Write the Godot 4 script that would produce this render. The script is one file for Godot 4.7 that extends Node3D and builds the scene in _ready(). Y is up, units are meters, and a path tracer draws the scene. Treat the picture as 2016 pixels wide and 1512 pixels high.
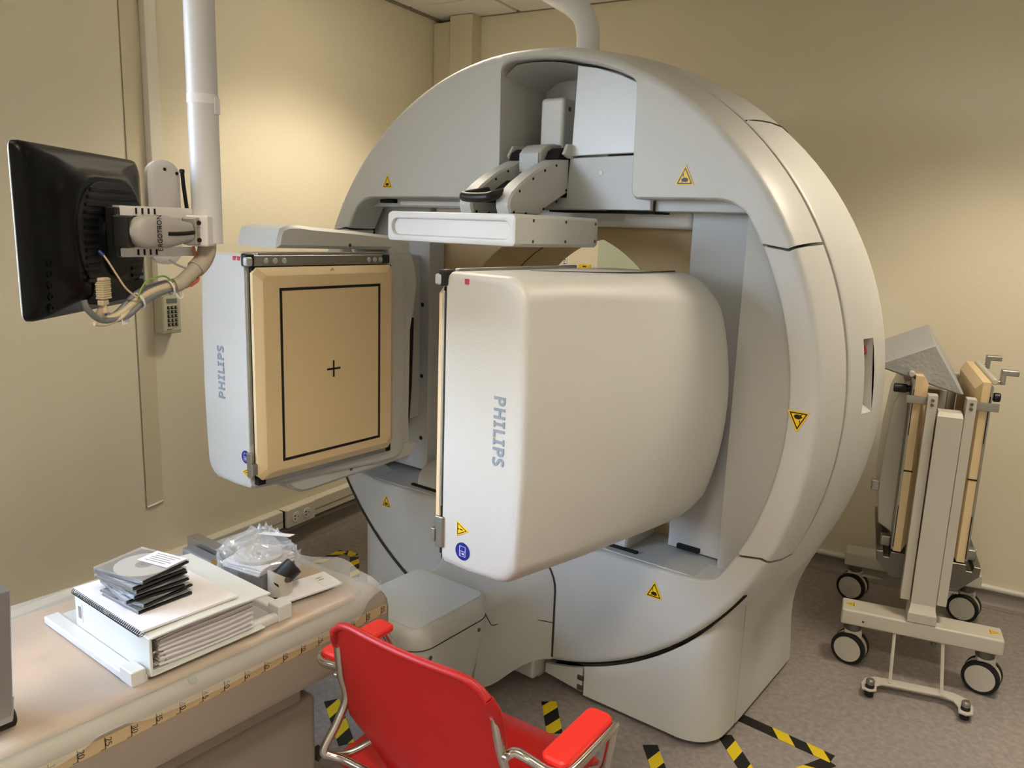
extends Node3D

# ------------------------------------------------------------------ mesh builder
class Mb:
	var v := PackedVector3Array()
	var u := PackedVector2Array()
	var t := Transform3D()
	func tri(a: Vector3, b: Vector3, c: Vector3) -> void:
		v.append(t * a); v.append(t * b); v.append(t * c)
	func quad(a: Vector3, b: Vector3, c: Vector3, d: Vector3) -> void:
		tri(a, b, c); tri(a, c, d)
	func close(s: int) -> void:  # make the triangles from s on face outwards (clockwise seen from outside)
		var m := Vector3()
		for i in range(s, v.size()):
			m += v[i]
		m /= maxf(1.0, v.size() - s)
		var vol := 0.0
		for i in range(s, v.size(), 3):
			vol += (v[i] - m).dot((v[i + 1] - m).cross(v[i + 2] - m))
		if vol > 0.0:
			for i in range(s, v.size(), 3):
				var k := v[i]; v[i] = v[i + 1]; v[i + 1] = k
	func rbox(c: Vector3, s: Vector3, r := 0.004, n := 2) -> void:
		var st := v.size()
		var h := s * 0.5
		r = minf(r, minf(h.x, minf(h.y, h.z)) * 0.999)
		var ls: Array[PackedFloat32Array] = []
		for k in 3:
			var l := PackedFloat32Array()
			if r < 0.0003:
				l.append(-h[k]); l.append(h[k])
			else:
				for m in n + 1:
					l.append(-(h[k] - r) - r * tan(PI / 4 * (n - m) / n))
				for m in n + 1:
					l.append((h[k] - r) + r * tan(PI / 4 * m / n))
			ls.append(l)
		for k in 3:
			var i := (k + 1) % 3
			var j := (k + 2) % 3
			for sg in [-1.0, 1.0]:
				for a in ls[i].size() - 1:
					for b in ls[j].size() - 1:
						var q: Array[Vector3] = []
						for o in [[0, 0], [1, 0], [1, 1], [0, 1]]:
							var p := Vector3()
							p[k] = sg * h[k]; p[i] = ls[i][a + o[0]]; p[j] = ls[j][b + o[1]]
							if r >= 0.0003:
								var hr := h - Vector3(r, r, r)
								var core := p.clamp(-hr, hr)
								p = core + (p - core).normalized() * r
							q.append(p + c)
						if sg > 0: quad(q[0], q[3], q[2], q[1])
						else: quad(q[0], q[1], q[2], q[3])
		close(st)
	func box2(a: Vector3, b: Vector3, r := 0.004, n := 2) -> void:
		rbox((a + b) * 0.5, (b - a).abs(), r, n)
	func prism(p: PackedVector2Array, z0: float, z1: float, bev := 0.0) -> void:  # polygon in xy, extruded along z
		var st := v.size()
		var n := p.size()
		var area := 0.0
		for i in n: area += p[i].cross(p[(i + 1) % n])
		var sg := 1.0 if area > 0 else -1.0
		var ins := PackedVector2Array()
		for i in n:
			var d0 := (p[i] - p[(i + n - 1) % n]).normalized()
			var d1 := (p[(i + 1) % n] - p[i]).normalized()
			var nn := (Vector2(-d0.y, d0.x) + Vector2(-d1.y, d1.x)) * sg
			var l := nn.length()
			nn = nn / maxf(l, 0.001)
			ins.append(p[i] + nn * bev / maxf(l * 0.5, 0.4))
		var rings := []
		var lo := minf(z0, z1); var hi := maxf(z0, z1)
		if bev > 0.0: rings = [[ins, lo], [p, lo + bev], [p, hi - bev], [ins, hi]]
		else: rings = [[p, lo], [p, hi]]
		for k in rings.size() - 1:
			var a: PackedVector2Array = rings[k][0]; var b: PackedVector2Array = rings[k + 1][0]
			for i in n:
				var j := (i + 1) % n
				quad(Vector3(a[i].x, a[i].y, rings[k][1]), Vector3(a[j].x, a[j].y, rings[k][1]), Vector3(b[j].x, b[j].y, rings[k + 1][1]), Vector3(b[i].x, b[i].y, rings[k + 1][1]))
		var cap: PackedVector2Array = ins if bev > 0.0 else p
		var ix := Geometry2D.triangulate_polygon(cap)
		for i in range(0, ix.size(), 3):
			var a := cap[ix[i]]; var b := cap[ix[i + 1]]; var c := cap[ix[i + 2]]
			if (b - a).cross(c - a) * sg < 0.0:
				var k := b; b = c; c = k
			if true:
				tri(Vector3(a.x, a.y, lo), Vector3(c.x, c.y, lo), Vector3(b.x, b.y, lo))
				tri(Vector3(a.x, a.y, hi), Vector3(b.x, b.y, hi), Vector3(c.x, c.y, hi))
		close(st)
	func loft(rings: Array, cap := true, closed := true, ring_closed := true) -> void:
		var st := v.size()
		for k in rings.size() - 1:
			var a: PackedVector3Array = rings[k]; var b: PackedVector3Array = rings[k + 1]
			for i in a.size() - (0 if ring_closed else 1):
				var j := (i + 1) % a.size()
				quad(a[i], a[j], b[j], b[i])
		if cap:
			for k in [0, rings.size() - 1]:
				var a: PackedVector3Array = rings[k]
				var m := Vector3()
				for q in a: m += q
				m /= a.size()
				for i in a.size():
					var j := (i + 1) % a.size()
					if k == 0: tri(m, a[j], a[i])
					else: tri(m, a[i], a[j])
		if closed: close(st)
	func tube(pts: Array, r: float, n := 10, smooth := 0, ring := false) -> void:
		var st := v.size()
		var p: Array[Vector3] = []
		if smooth > 0:
			for i in pts.size() - 1:
				var a: Vector3 = pts[maxi(0, i - 1)]; var b: Vector3 = pts[i]; var c: Vector3 = pts[i + 1]; var d: Vector3 = pts[mini(pts.size() - 1, i + 2)]
				for k in smooth:
					p.append(b.cubic_interpolate(c, a, d, float(k) / smooth))
			p.append(pts[-1])
		else:
			for q in pts: p.append(q)
		var up := Vector3.UP
		var d0 := (p[1] - p[0]).normalized()
		if absf(d0.dot(up)) > 0.9: up = Vector3.RIGHT
		var nx := d0.cross(up).normalized()
		var rings := []
		for i in p.size():
			var d := Vector3()
			if i > 0: d += (p[i] - p[i - 1]).normalized()
			if i < p.size() - 1: d += (p[i + 1] - p[i]).normalized()
			d = d.normalized()
			nx = (nx - d * nx.dot(d)).normalized()
			var ny := d.cross(nx)
			var q := PackedVector3Array()
			for k in n:
				var a := TAU * k / n
				q.append(p[i] + (nx * cos(a) + ny * sin(a)) * r)
			rings.append(q)
		loft(rings, true, false)
		close(st)
	func cyl(a: Vector3, b: Vector3, r: float, n := 16, bev := 0.0, r2 := -1.0) -> void:
		var y := (b - a).normalized()
		var x := y.cross(Vector3.RIGHT if absf(y.x) < 0.8 else Vector3.FORWARD).normalized()
		var l := (b - a).length()
		if r2 < 0: r2 = r
		var pr := [Vector2(r - bev, 0), Vector2(r, bev), Vector2(r2, l - bev), Vector2(r2 - bev, l)] if bev > 0 else [Vector2(r, 0), Vector2(r2, l)]
		var o := t
		t = t * Transform3D(Basis(x, y, x.cross(y)), a)
		lathe(pr, n)
		t = o
	func lathe(pr: Array, n := 32, cap := true, ring := false) -> void:  # (radius, height) about y
		var st := v.size()
		var rings := []
		for q in pr:
			var a := PackedVector3Array()
			for k in n:
				a.append(Vector3(q.x * cos(TAU * k / n), q.y, q.x * sin(TAU * k / n)))
			rings.append(a)
		if ring: rings.append(rings[0])
		loft(rings, cap and not ring, false)
		close(st)
	func sheet(rows: Array, th: float) -> void:  # an open grid of points given thickness along its normals
		var st := v.size()
		var nr := rows.size()
		var nc: int = rows[0].size()
		var nm := []
		for i in nr:
			var line := PackedVector3Array()
			for j in nc:
				var du: Vector3 = rows[mini(i + 1, nr - 1)][j] - rows[maxi(i - 1, 0)][j]
				var dv: Vector3 = rows[i][mini(j + 1, nc - 1)] - rows[i][maxi(j - 1, 0)]
				line.append(du.cross(dv).normalized() * th)
			nm.append(line)
		for i in nr - 1:
			for j in nc - 1:
				var a: Vector3 = rows[i][j]; var b: Vector3 = rows[i][j + 1]; var c: Vector3 = rows[i + 1][j + 1]; var d: Vector3 = rows[i + 1][j]
				quad(a, b, c, d)
				quad(d - nm[i + 1][j], c - nm[i + 1][j + 1], b - nm[i][j + 1], a - nm[i][j])
		for i in nr - 1:
			for j in [0, nc - 1]:
				var a: Vector3 = rows[i][j]; var b: Vector3 = rows[i + 1][j]
				if j == 0: quad(a, b, b - nm[i + 1][j], a - nm[i][j])
				else: quad(b, a, a - nm[i][j], b - nm[i + 1][j])
		for j in nc - 1:
			for i in [0, nr - 1]:
				var a: Vector3 = rows[i][j]; var b: Vector3 = rows[i][j + 1]
				if i == 0: quad(b, a, a - nm[i][j], b - nm[i][j + 1])
				else: quad(a, b, b - nm[i][j + 1], a - nm[i][j])
		close(st)

# ------------------------------------------------------------------ placing and naming
func commit(b: Mb, called: String, m: Material, parent: Node = self, deg := 38.0) -> MeshInstance3D:
	var n := b.v.size()
	var fn := PackedVector3Array()
	fn.resize(n / 3)
	var at := {}
	for i in range(0, n, 3):
		var w := -(b.v[i + 1] - b.v[i]).cross(b.v[i + 2] - b.v[i])
		fn[i / 3] = w
		for k in 3:
			var key := Vector3i((b.v[i + k] * 20000.0).round())
			if at.has(key): at[key].append(i / 3)
			else: at[key] = [i / 3]
	var nm := PackedVector3Array()
	nm.resize(n)
	var lim := cos(deg_to_rad(deg))
	for i in n:
		var own := fn[i / 3].normalized()
		var s := Vector3()
		for f in at[Vector3i((b.v[i] * 20000.0).round())]:
			var w := fn[f]
			if w.dot(own) >= lim * w.length(): s += w
		nm[i] = s.normalized() if s.length() > 1e-12 else (own if own.length() > 0.5 else Vector3.UP)
	var arr := []
	arr.resize(Mesh.ARRAY_MAX)
	arr[Mesh.ARRAY_VERTEX] = b.v
	arr[Mesh.ARRAY_NORMAL] = nm
	if b.u.size() == n: arr[Mesh.ARRAY_TEX_UV] = b.u
	var am := ArrayMesh.new()
	am.add_surface_from_arrays(Mesh.PRIMITIVE_TRIANGLES, arr)
	am.surface_set_material(0, m)
	var o := MeshInstance3D.new()
	o.mesh = am
	put(o, called, parent)
	return o

var taken := {}
func put(o: Node3D, called: String, parent: Node = self) -> void:
	if parent == self:
		taken[called] = taken.get(called, 0) + 1
		o.name = called if taken[called] == 1 else "%s_%03d" % [called, taken[called] - 1]
	else:
		o.name = called
	parent.add_child(o, true)

func tag(o: Node, label: String, category: String, group := "") -> Node:
	o.set_meta("label", label)
	o.set_meta("category", category)
	if group: o.set_meta("group", group)
	return o

func thing(called: String, label: String, category: String, at := Vector3(), turn := 0.0, group := "") -> Node3D:
	var o := Node3D.new()
	put(o, called)
	o.position = at
	o.rotation.y = turn
	tag(o, label, category, group)
	return o

func struct(b: Mb, called: String, m: Material, parent: Node = self, deg := 38.0) -> MeshInstance3D:
	var o := commit(b, called, m, parent, deg)
	if parent == self: o.set_meta("kind", "structure")
	return o

func mat(c: Color, rough := 0.5, metal := 0.0) -> StandardMaterial3D:
	var m := StandardMaterial3D.new()
	m.albedo_color = c
	m.roughness = rough
	m.metallic = metal
	return m

func noise(freq: float, oct := 4, seed_ := 1, ridged := false) -> FastNoiseLite:
	var f := FastNoiseLite.new()
	f.seed = seed_
	f.frequency = freq
	f.fractal_octaves = oct
	f.noise_type = FastNoiseLite.TYPE_SIMPLEX_SMOOTH
	return f

func ntex(f: FastNoiseLite, c0: Color, c1: Color, size := 512, lo := 0.25, hi := 0.75) -> NoiseTexture2D:
	var t := NoiseTexture2D.new()
	t.width = size; t.height = size; t.seamless = true; t.noise = f; t.normalize = true
	var g := Gradient.new()
	g.offsets = PackedFloat32Array([lo, hi]); g.colors = PackedColorArray([c0, c1])
	t.color_ramp = g
	return t

func bump(m: StandardMaterial3D, f: FastNoiseLite, strength: float, size := 256) -> void:
	var t := NoiseTexture2D.new()
	t.width = size; t.height = size; t.seamless = true; t.noise = f; t.as_normal_map = true; t.bump_strength = strength
	m.normal_enabled = true
	m.normal_texture = t

func tri_scale(m: StandardMaterial3D, s: float, world := false) -> void:
	m.uv1_triplanar = true
	m.uv1_world_triplanar = world
	m.uv1_scale = Vector3(s, s, s)

# the gantry's own axes: x across, y up, d into the depth (0 at the camera, 2.13 at its front)
const GYAW := -0.1374
const GPOS := Vector3(-1.3229, 0.0, -2.3335)
func g(x: float, y: float, d: float) -> Vector3:
	return Vector3(x, y, 2.13 - d)
func gworld(x: float, y: float, d: float) -> Vector3:
	return GPOS + Basis(Vector3.UP, GYAW) * g(x, y, d)
var org := Vector3()
func gthing(called: String, label: String, category: String, x: float, y: float, d: float, group := "") -> Node3D:
	org = g(x, y, d)
	return thing(called, label, category, gworld(x, y, d), GYAW, group)
func mb() -> Mb:
	var b := Mb.new()
	b.t = Transform3D(Basis(), -org)
	return b
func mw() -> Mb:
	return Mb.new()

func text(called: String, s: String, size: float, depth: float, xf: Transform3D, m: Material, parent: Node, bold := false, font := "Droid Sans") -> MeshInstance3D:
	var tm := TextMesh.new()
	var f := SystemFont.new()
	f.font_names = PackedStringArray([font])
	if bold: f.font_weight = 700
	tm.font = f
	tm.text = s
	tm.font_size = 64
	tm.pixel_size = size / 64.0
	tm.depth = depth
	tm.curve_step = 2.0
	tm.material = m
	var o := MeshInstance3D.new()
	o.mesh = tm
	put(o, called, parent)
	o.transform = xf
	return o

# ------------------------------------------------------------------ materials
var M := {}
func materials() -> void:
	M.shell = mat(Color(0.765, 0.765, 0.745), 0.42)
	bump(M.shell, noise(0.12, 2, 5), 0.35)
	tri_scale(M.shell, 6.0)
	M.shell_inner = mat(Color(0.74, 0.74, 0.72), 0.5)
	M.panel = mat(Color(0.72, 0.73, 0.73), 0.4)
	M.pale = mat(Color(0.86, 0.86, 0.84), 0.4)
	M.plate = mat(Color(0.82, 0.84, 0.85), 0.32)
	M.cream = mat(Color(0.87, 0.775, 0.60), 0.45)
	M.tan = mat(Color(0.72, 0.63, 0.47), 0.55)
	M.black = mat(Color(0.025, 0.025, 0.028), 0.45)
	M.rubber = mat(Color(0.03, 0.03, 0.032), 0.7)
	M.gap = mat(Color(0.03, 0.03, 0.03), 0.9)
	M.seam = mat(Color(0.20, 0.19, 0.17), 0.9)
	M.mark = mat(Color(0.03, 0.02, 0.04), 0.6)
	M.letters = mat(Color(0.52, 0.56, 0.62), 0.45)
	M.steel = mat(Color(0.62, 0.61, 0.58), 0.35, 0.85)
	M.screw = mat(Color(0.42, 0.41, 0.38), 0.35, 0.8)
	M.hole = mat(Color(0.05, 0.05, 0.05), 0.8)
	M.chrome = mat(Color(0.80, 0.78, 0.75), 0.12, 1.0)
	M.alu = mat(Color(0.66, 0.66, 0.66), 0.38, 0.9)
	M.red = mat(Color(0.64, 0.025, 0.018), 0.45)
	bump(M.red, noise(0.25, 2, 9), 0.3)
	tri_scale(M.red, 10.0)
	M.armpad = mat(Color(0.90, 0.16, 0.12), 0.4)
	M.pink = mat(Color(0.75, 0.22, 0.30), 0.6)
	M.wall = mat(Color(0.865, 0.83, 0.735), 0.8)
	bump(M.wall, noise(0.08, 3, 3), 0.25)
	tri_scale(M.wall, 2.5, true)
	M.wall_patch = mat(Color(0.81, 0.765, 0.655), 0.75)
	M.trunk = mat(Color(0.86, 0.835, 0.77), 0.5)
	M.duct = mat(Color(0.82, 0.78, 0.67), 0.6)
	M.tile = mat(Color(0.92, 0.91, 0.88), 0.9)
	bump(M.tile, noise(0.3, 2, 4), 0.8)
	tri_scale(M.tile, 3.0)
	M.grid = mat(Color(0.52, 0.49, 0.43), 0.6)
	M.floor = mat(Color.WHITE, 0.48)
	M.floor.albedo_texture = ntex(noise(0.02, 5, 11), Color(0.575, 0.54, 0.52), Color(0.615, 0.58, 0.56), 1024)
	tri_scale(M.floor, 1.3, true)
	M.floor.detail_enabled = true
	M.floor.detail_blend_mode = BaseMaterial3D.BLEND_MODE_MUL
	M.floor.detail_albedo = ntex(noise(0.06, 3, 12), Color(0.92, 0.92, 0.92), Color(1, 1, 1), 512)
	M.floor.uv2_triplanar = true
	M.floor.uv2_world_triplanar = true
	M.floor.uv2_scale = Vector3(5, 5, 5)
	M.cove = mat(Color(0.53, 0.495, 0.47), 0.5)
	M.cap = mat(Color(0.83, 0.82, 0.79), 0.35)
	M.capgrey = mat(Color(0.60, 0.60, 0.57), 0.4)
	M.tape_yellow = mat(Color(0.87, 0.76, 0.08), 0.5)
	M.tape_black = mat(Color(0.05, 0.045, 0.04), 0.55)
	M.monitor = mat(Color(0.018, 0.022, 0.034), 0.34)
	M.monitor.metallic_specular = 0.3
	M.wallseam = mat(Color(0.55, 0.52, 0.45), 0.8)
	M.monitor_matt = mat(Color(0.02, 0.024, 0.034), 0.5)
	M.screen = mat(Color(0.02, 0.02, 0.022), 0.15)
	M.silver = mat(Color(0.72, 0.74, 0.76), 0.4, 0.3)
	M.greypl = mat(Color(0.60, 0.585, 0.56), 0.45)
	M.whitepl = mat(Color(0.84, 0.825, 0.81), 0.38)
	M.pole = mat(Color(0.80, 0.80, 0.80), 0.4)
	M.cable_grey = mat(Color(0.42, 0.43, 0.44), 0.5)
	M.cable_beige = mat(Color(0.74, 0.68, 0.56), 0.5)
	M.sleeve = mat(Color(0.66, 0.62, 0.55), 0.35)
	M.green = mat(Color(0.45, 0.60, 0.22), 0.5)
	M.blue = mat(Color(0.07, 0.19, 0.42), 0.4)
	M.copper = mat(Color(0.72, 0.40, 0.27), 0.4)
	M.paper = mat(Color(0.88, 0.87, 0.88), 0.75)
	M.paper_edge = mat(Color(0.80, 0.78, 0.79), 0.85)
	M.poly = mat(Color(0.82, 0.82, 0.81), 0.35)
	M.binder = mat(Color(0.83, 0.845, 0.82), 0.22)
	M.tablepad = mat(Color(0.76, 0.58, 0.37), 0.7)
	M.tablepad.albedo_texture = ntex(noise(0.006, 3, 21), Color(0.80, 0.76, 0.70), Color(1, 1, 1), 256)
	tri_scale(M.tablepad, 1.2)
	M.tableside = mat(Color(0.58, 0.535, 0.49), 0.45)
	M.tape_strip = mat(Color(0.74, 0.65, 0.50), 0.5)
	M.sheet = mat(Color(0.90, 0.91, 0.88, 0.20), 0.30)
	M.sheet.transparency = BaseMaterial3D.TRANSPARENCY_ALPHA
	M.sheet.cull_mode = BaseMaterial3D.CULL_DISABLED
	M.bag = mat(Color(0.9, 0.93, 0.95, 0.16), 0.12)
	M.bag.transparency = BaseMaterial3D.TRANSPARENCY_ALPHA
	M.bag.cull_mode = BaseMaterial3D.CULL_DISABLED
	M.clear = mat(Color(0.93, 0.95, 0.96, 0.12), 0.08)
	M.clear.transparency = BaseMaterial3D.TRANSPARENCY_ALPHA
	M.disc = mat(Color(0.82, 0.82, 0.81), 0.30, 0.45)
	M.foam = mat(Color(0.66, 0.665, 0.66), 0.8)
	bump(M.foam, noise(0.05, 4, 8), 1.2)
	tri_scale(M.foam, 4.0)
	M.cart = mat(Color(0.76, 0.74, 0.69), 0.42)
	M.keypad = mat(Color(0.66, 0.64, 0.54), 0.5)
	M.keypad_face = mat(Color(0.72, 0.70, 0.61), 0.5)
	M.redbtn = mat(Color(0.55, 0.02, 0.02), 0.2)
	M.lamp = mat(Color(1, 1, 1), 0.5)
	M.lamp.emission_enabled = true
	M.lamp.emission = Color(1.0, 0.94, 0.85)
	M.lamp.emission_energy_multiplier = 3.0
	M.glass = mat(Color(0.97, 0.98, 1.0, 0.04), 0.02)
	M.glass.transparency = BaseMaterial3D.TRANSPARENCY_ALPHA
	M.warn = picture(128, "warn")
	M.warn2 = picture(128, "warn2")
	M.manual = picture(128, "manual")

func picture(n: int, what: String) -> StandardMaterial3D:  # flat print for the stickers
	var im := Image.create(n, n, false, Image.FORMAT_RGB8)
	var hand := PackedVector2Array([Vector2(.36, .66), Vector2(.44, .60), Vector2(.60, .61), Vector2(.68, .68), Vector2(.68, .78), Vector2(.58, .82), Vector2(.40, .80), Vector2(.36, .84), Vector2(.33, .84), Vector2(.36, .76), Vector2(.30, .70)])
	for y in n:
		for x in n:
			var p := Vector2((x + 0.5) / n, (y + 0.5) / n)
			var c := Color(0.93, 0.77, 0.06)
			if what != "manual":
				var a := Vector2(.5, .04); var b := Vector2(.97, .94); var d := Vector2(.03, .94)
				var e := minf(minf(Geometry2D.get_closest_point_to_segment(p, a, b).distance_to(p), Geometry2D.get_closest_point_to_segment(p, b, d).distance_to(p)), Geometry2D.get_closest_point_to_segment(p, d, a).distance_to(p))
				if e > 0.035 and e < 0.085: c = Color(0.06, 0.03, 0.05)
				if what == "warn":
					if Geometry2D.is_point_in_polygon(p, hand): c = Color(0.10, 0.06, 0.03)
					if p.x > .39 and p.x < .43 and p.y > .42 and p.y < .56: c = Color(0.10, 0.06, 0.03)
				else:
					if p.distance_to(Vector2(.5, .80)) < .05: c = Color(0.1, 0.06, 0.03)
					if p.x > .46 and p.x < .54 and p.y > .45 and p.y < .70: c = Color(0.1, 0.06, 0.03)
			else:
				c = Color(0.05, 0.12, 0.50)
				var w := Color(0.86, 0.89, 0.96)
				if p.x > .28 and p.x < .72 and p.y > .2 and p.y < .8:
					if p.x < .31 or p.x > .69 or p.y < .23 or p.y > .77 or absf(p.y - .5) < .018: c = w
					if p.y > .58 and p.y < .70 and ((p.x > .38 and p.x < .42) or (p.x > .48 and p.x < .52) or (p.x > .55 and p.x < .61)): c = w
			im.set_pixel(x, y, c)
	var m := mat(Color.WHITE, 0.4)
	m.albedo_texture = ImageTexture.create_from_image(im)
	return m

func sticker(called: String, kind: String, size: float, xf: Transform3D, parent: Node) -> MeshInstance3D:  # a thin plate with print, facing +z of xf
	var b := Mb.new()
	var p := PackedVector2Array()
	var s := size * 0.5
	if kind == "manual":
		for k in 28: p.append(Vector2(cos(TAU * k / 28), sin(TAU * k / 28)) * s)
	else:
		p = PackedVector2Array([Vector2(-s, -s * .92), Vector2(s, -s * .92), Vector2(0.04 * s, s * .94), Vector2(-.04 * s, s * .94)])
	b.prism(p, -0.0008, 0.0008)
	for q in b.v:
		b.u.append(Vector2(q.x / size + 0.5, 0.5 - q.y / size))
	for i in b.v.size(): b.v[i] = xf * b.v[i]
	return commit(b, called, M[kind], parent)

# ------------------------------------------------------------------ the scene
func _ready() -> void:
	var cam := Camera3D.new()
	cam.name = "camera"
	add_child(cam)
	cam.fov = rad_to_deg(2.0 * atan(756.0 / 1562.6))
	cam.near = 0.05
	cam.transform = Transform3D(Basis(Vector3(0.86703, 0.03463, -0.49705), Vector3(-0.1258, 0.98048, -0.15114), Vector3(0.48211, 0.19357, 0.85446)).orthonormalized(), Vector3(0, 1.6, 0))
	cam.current = true
	var env := Environment.new()
	env.background_mode = Environment.BG_SKY
	var sky := Sky.new()
	var sm := ProceduralSkyMaterial.new()
	sm.sky_top_color = Color(0.72, 0.81, 0.94)
	sm.sky_horizon_color = Color(0.90, 0.93, 0.96)
	sm.ground_bottom_color = Color(0.45, 0.45, 0.43)
	sm.ground_horizon_color = Color(0.70, 0.72, 0.72)
	sm.sky_energy_multiplier = 3.6
	sm.ground_energy_multiplier = 1.9
	sky.sky_material = sm
	env.sky = sky
	env.tonemap_mode = Environment.TONE_MAPPER_LINEAR
	env.tonemap_exposure = 1.27
	env.sdfgi_enabled = true
	env.ssao_enabled = true
	env.ssil_enabled = true
	var we := WorldEnvironment.new()
	we.name = "environment"
	we.environment = env
	add_child(we)
	materials()
	for p in LAMPS:
		ceiling_lamp(p)
	room()
	gamma_camera()
	patient_table()
	table_things()
	monitor_station()
	collimator_cart()
	red_chair()
	floor_tapes()
	wall_things()

const LAMP_POWER := 1.9
const LAMPS := [Vector2(-1.985, -2.78), Vector2(.395, -2.78), Vector2(-.2, -.38), Vector2(-1.39, -.38), Vector2(-1.39, 1.42), Vector2(.99, 1.42)]
const LAMP_LABELS := ["square louvred ceiling light above the scanner by the left wall", "square louvred ceiling light above the collimator cart", "square louvred ceiling light right above the red armchair's back", "square louvred ceiling light above the patient table", "square louvred ceiling light near the window", "square louvred ceiling light farthest from the window"]
const LAMP_SHARE := [1.32, 1.65, 1.7, .1, .8, 2.2]  # some of the tubes behind the louvres are switched off
func ceiling_lamp(p: Vector2) -> void:
	org = Vector3()
	var o := thing("ceiling_light", LAMP_LABELS[LAMPS.find(p)], "ceiling light", Vector3(p.x, 2.74, p.y), 0.0, "recessed ceiling lights")
	var b := mw()
	for s in [-1, 1]:
		b.rbox(Vector3(s * .29, -.006, 0), Vector3(.02, .012, .6), .002, 1)
		b.rbox(Vector3(0, -.006, s * .29), Vector3(.56, .012, .02), .002, 1)
	commit(b, "frame", M.pale, o)
	b = mw()
	b.rbox(Vector3(0, -.003, 0), Vector3(.56, .006, .56), .001, 1)
	commit(b, "diffuser_lamp", M.lamp, o)
	b = mw()  # louvre blades that cut the light off sideways
	for k in 3:
		b.rbox(Vector3(-.14 + .14 * k, -.008, 0), Vector3(.006, .014, .56), .001, 1)
		b.rbox(Vector3(0, -.008, -.14 + .14 * k), Vector3(.56, .014, .006), .001, 1)
	commit(b, "louvre", M.silver, o)
	var l := SpotLight3D.new()
	l.name = "light"
	l.light_color = Color(1.0, 0.94, 0.85)
	l.light_energy = LAMP_POWER * LAMP_SHARE[LAMPS.find(p)]
	l.light_size = .24
	l.spot_angle = 64.0
	l.spot_angle_attenuation = .45
	l.spot_range = 12.0
	l.spot_attenuation = 2.0
	l.shadow_enabled = true
	o.add_child(l)
	l.position = Vector3(0, -.02, 0)
	l.rotation.x = -PI / 2

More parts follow.
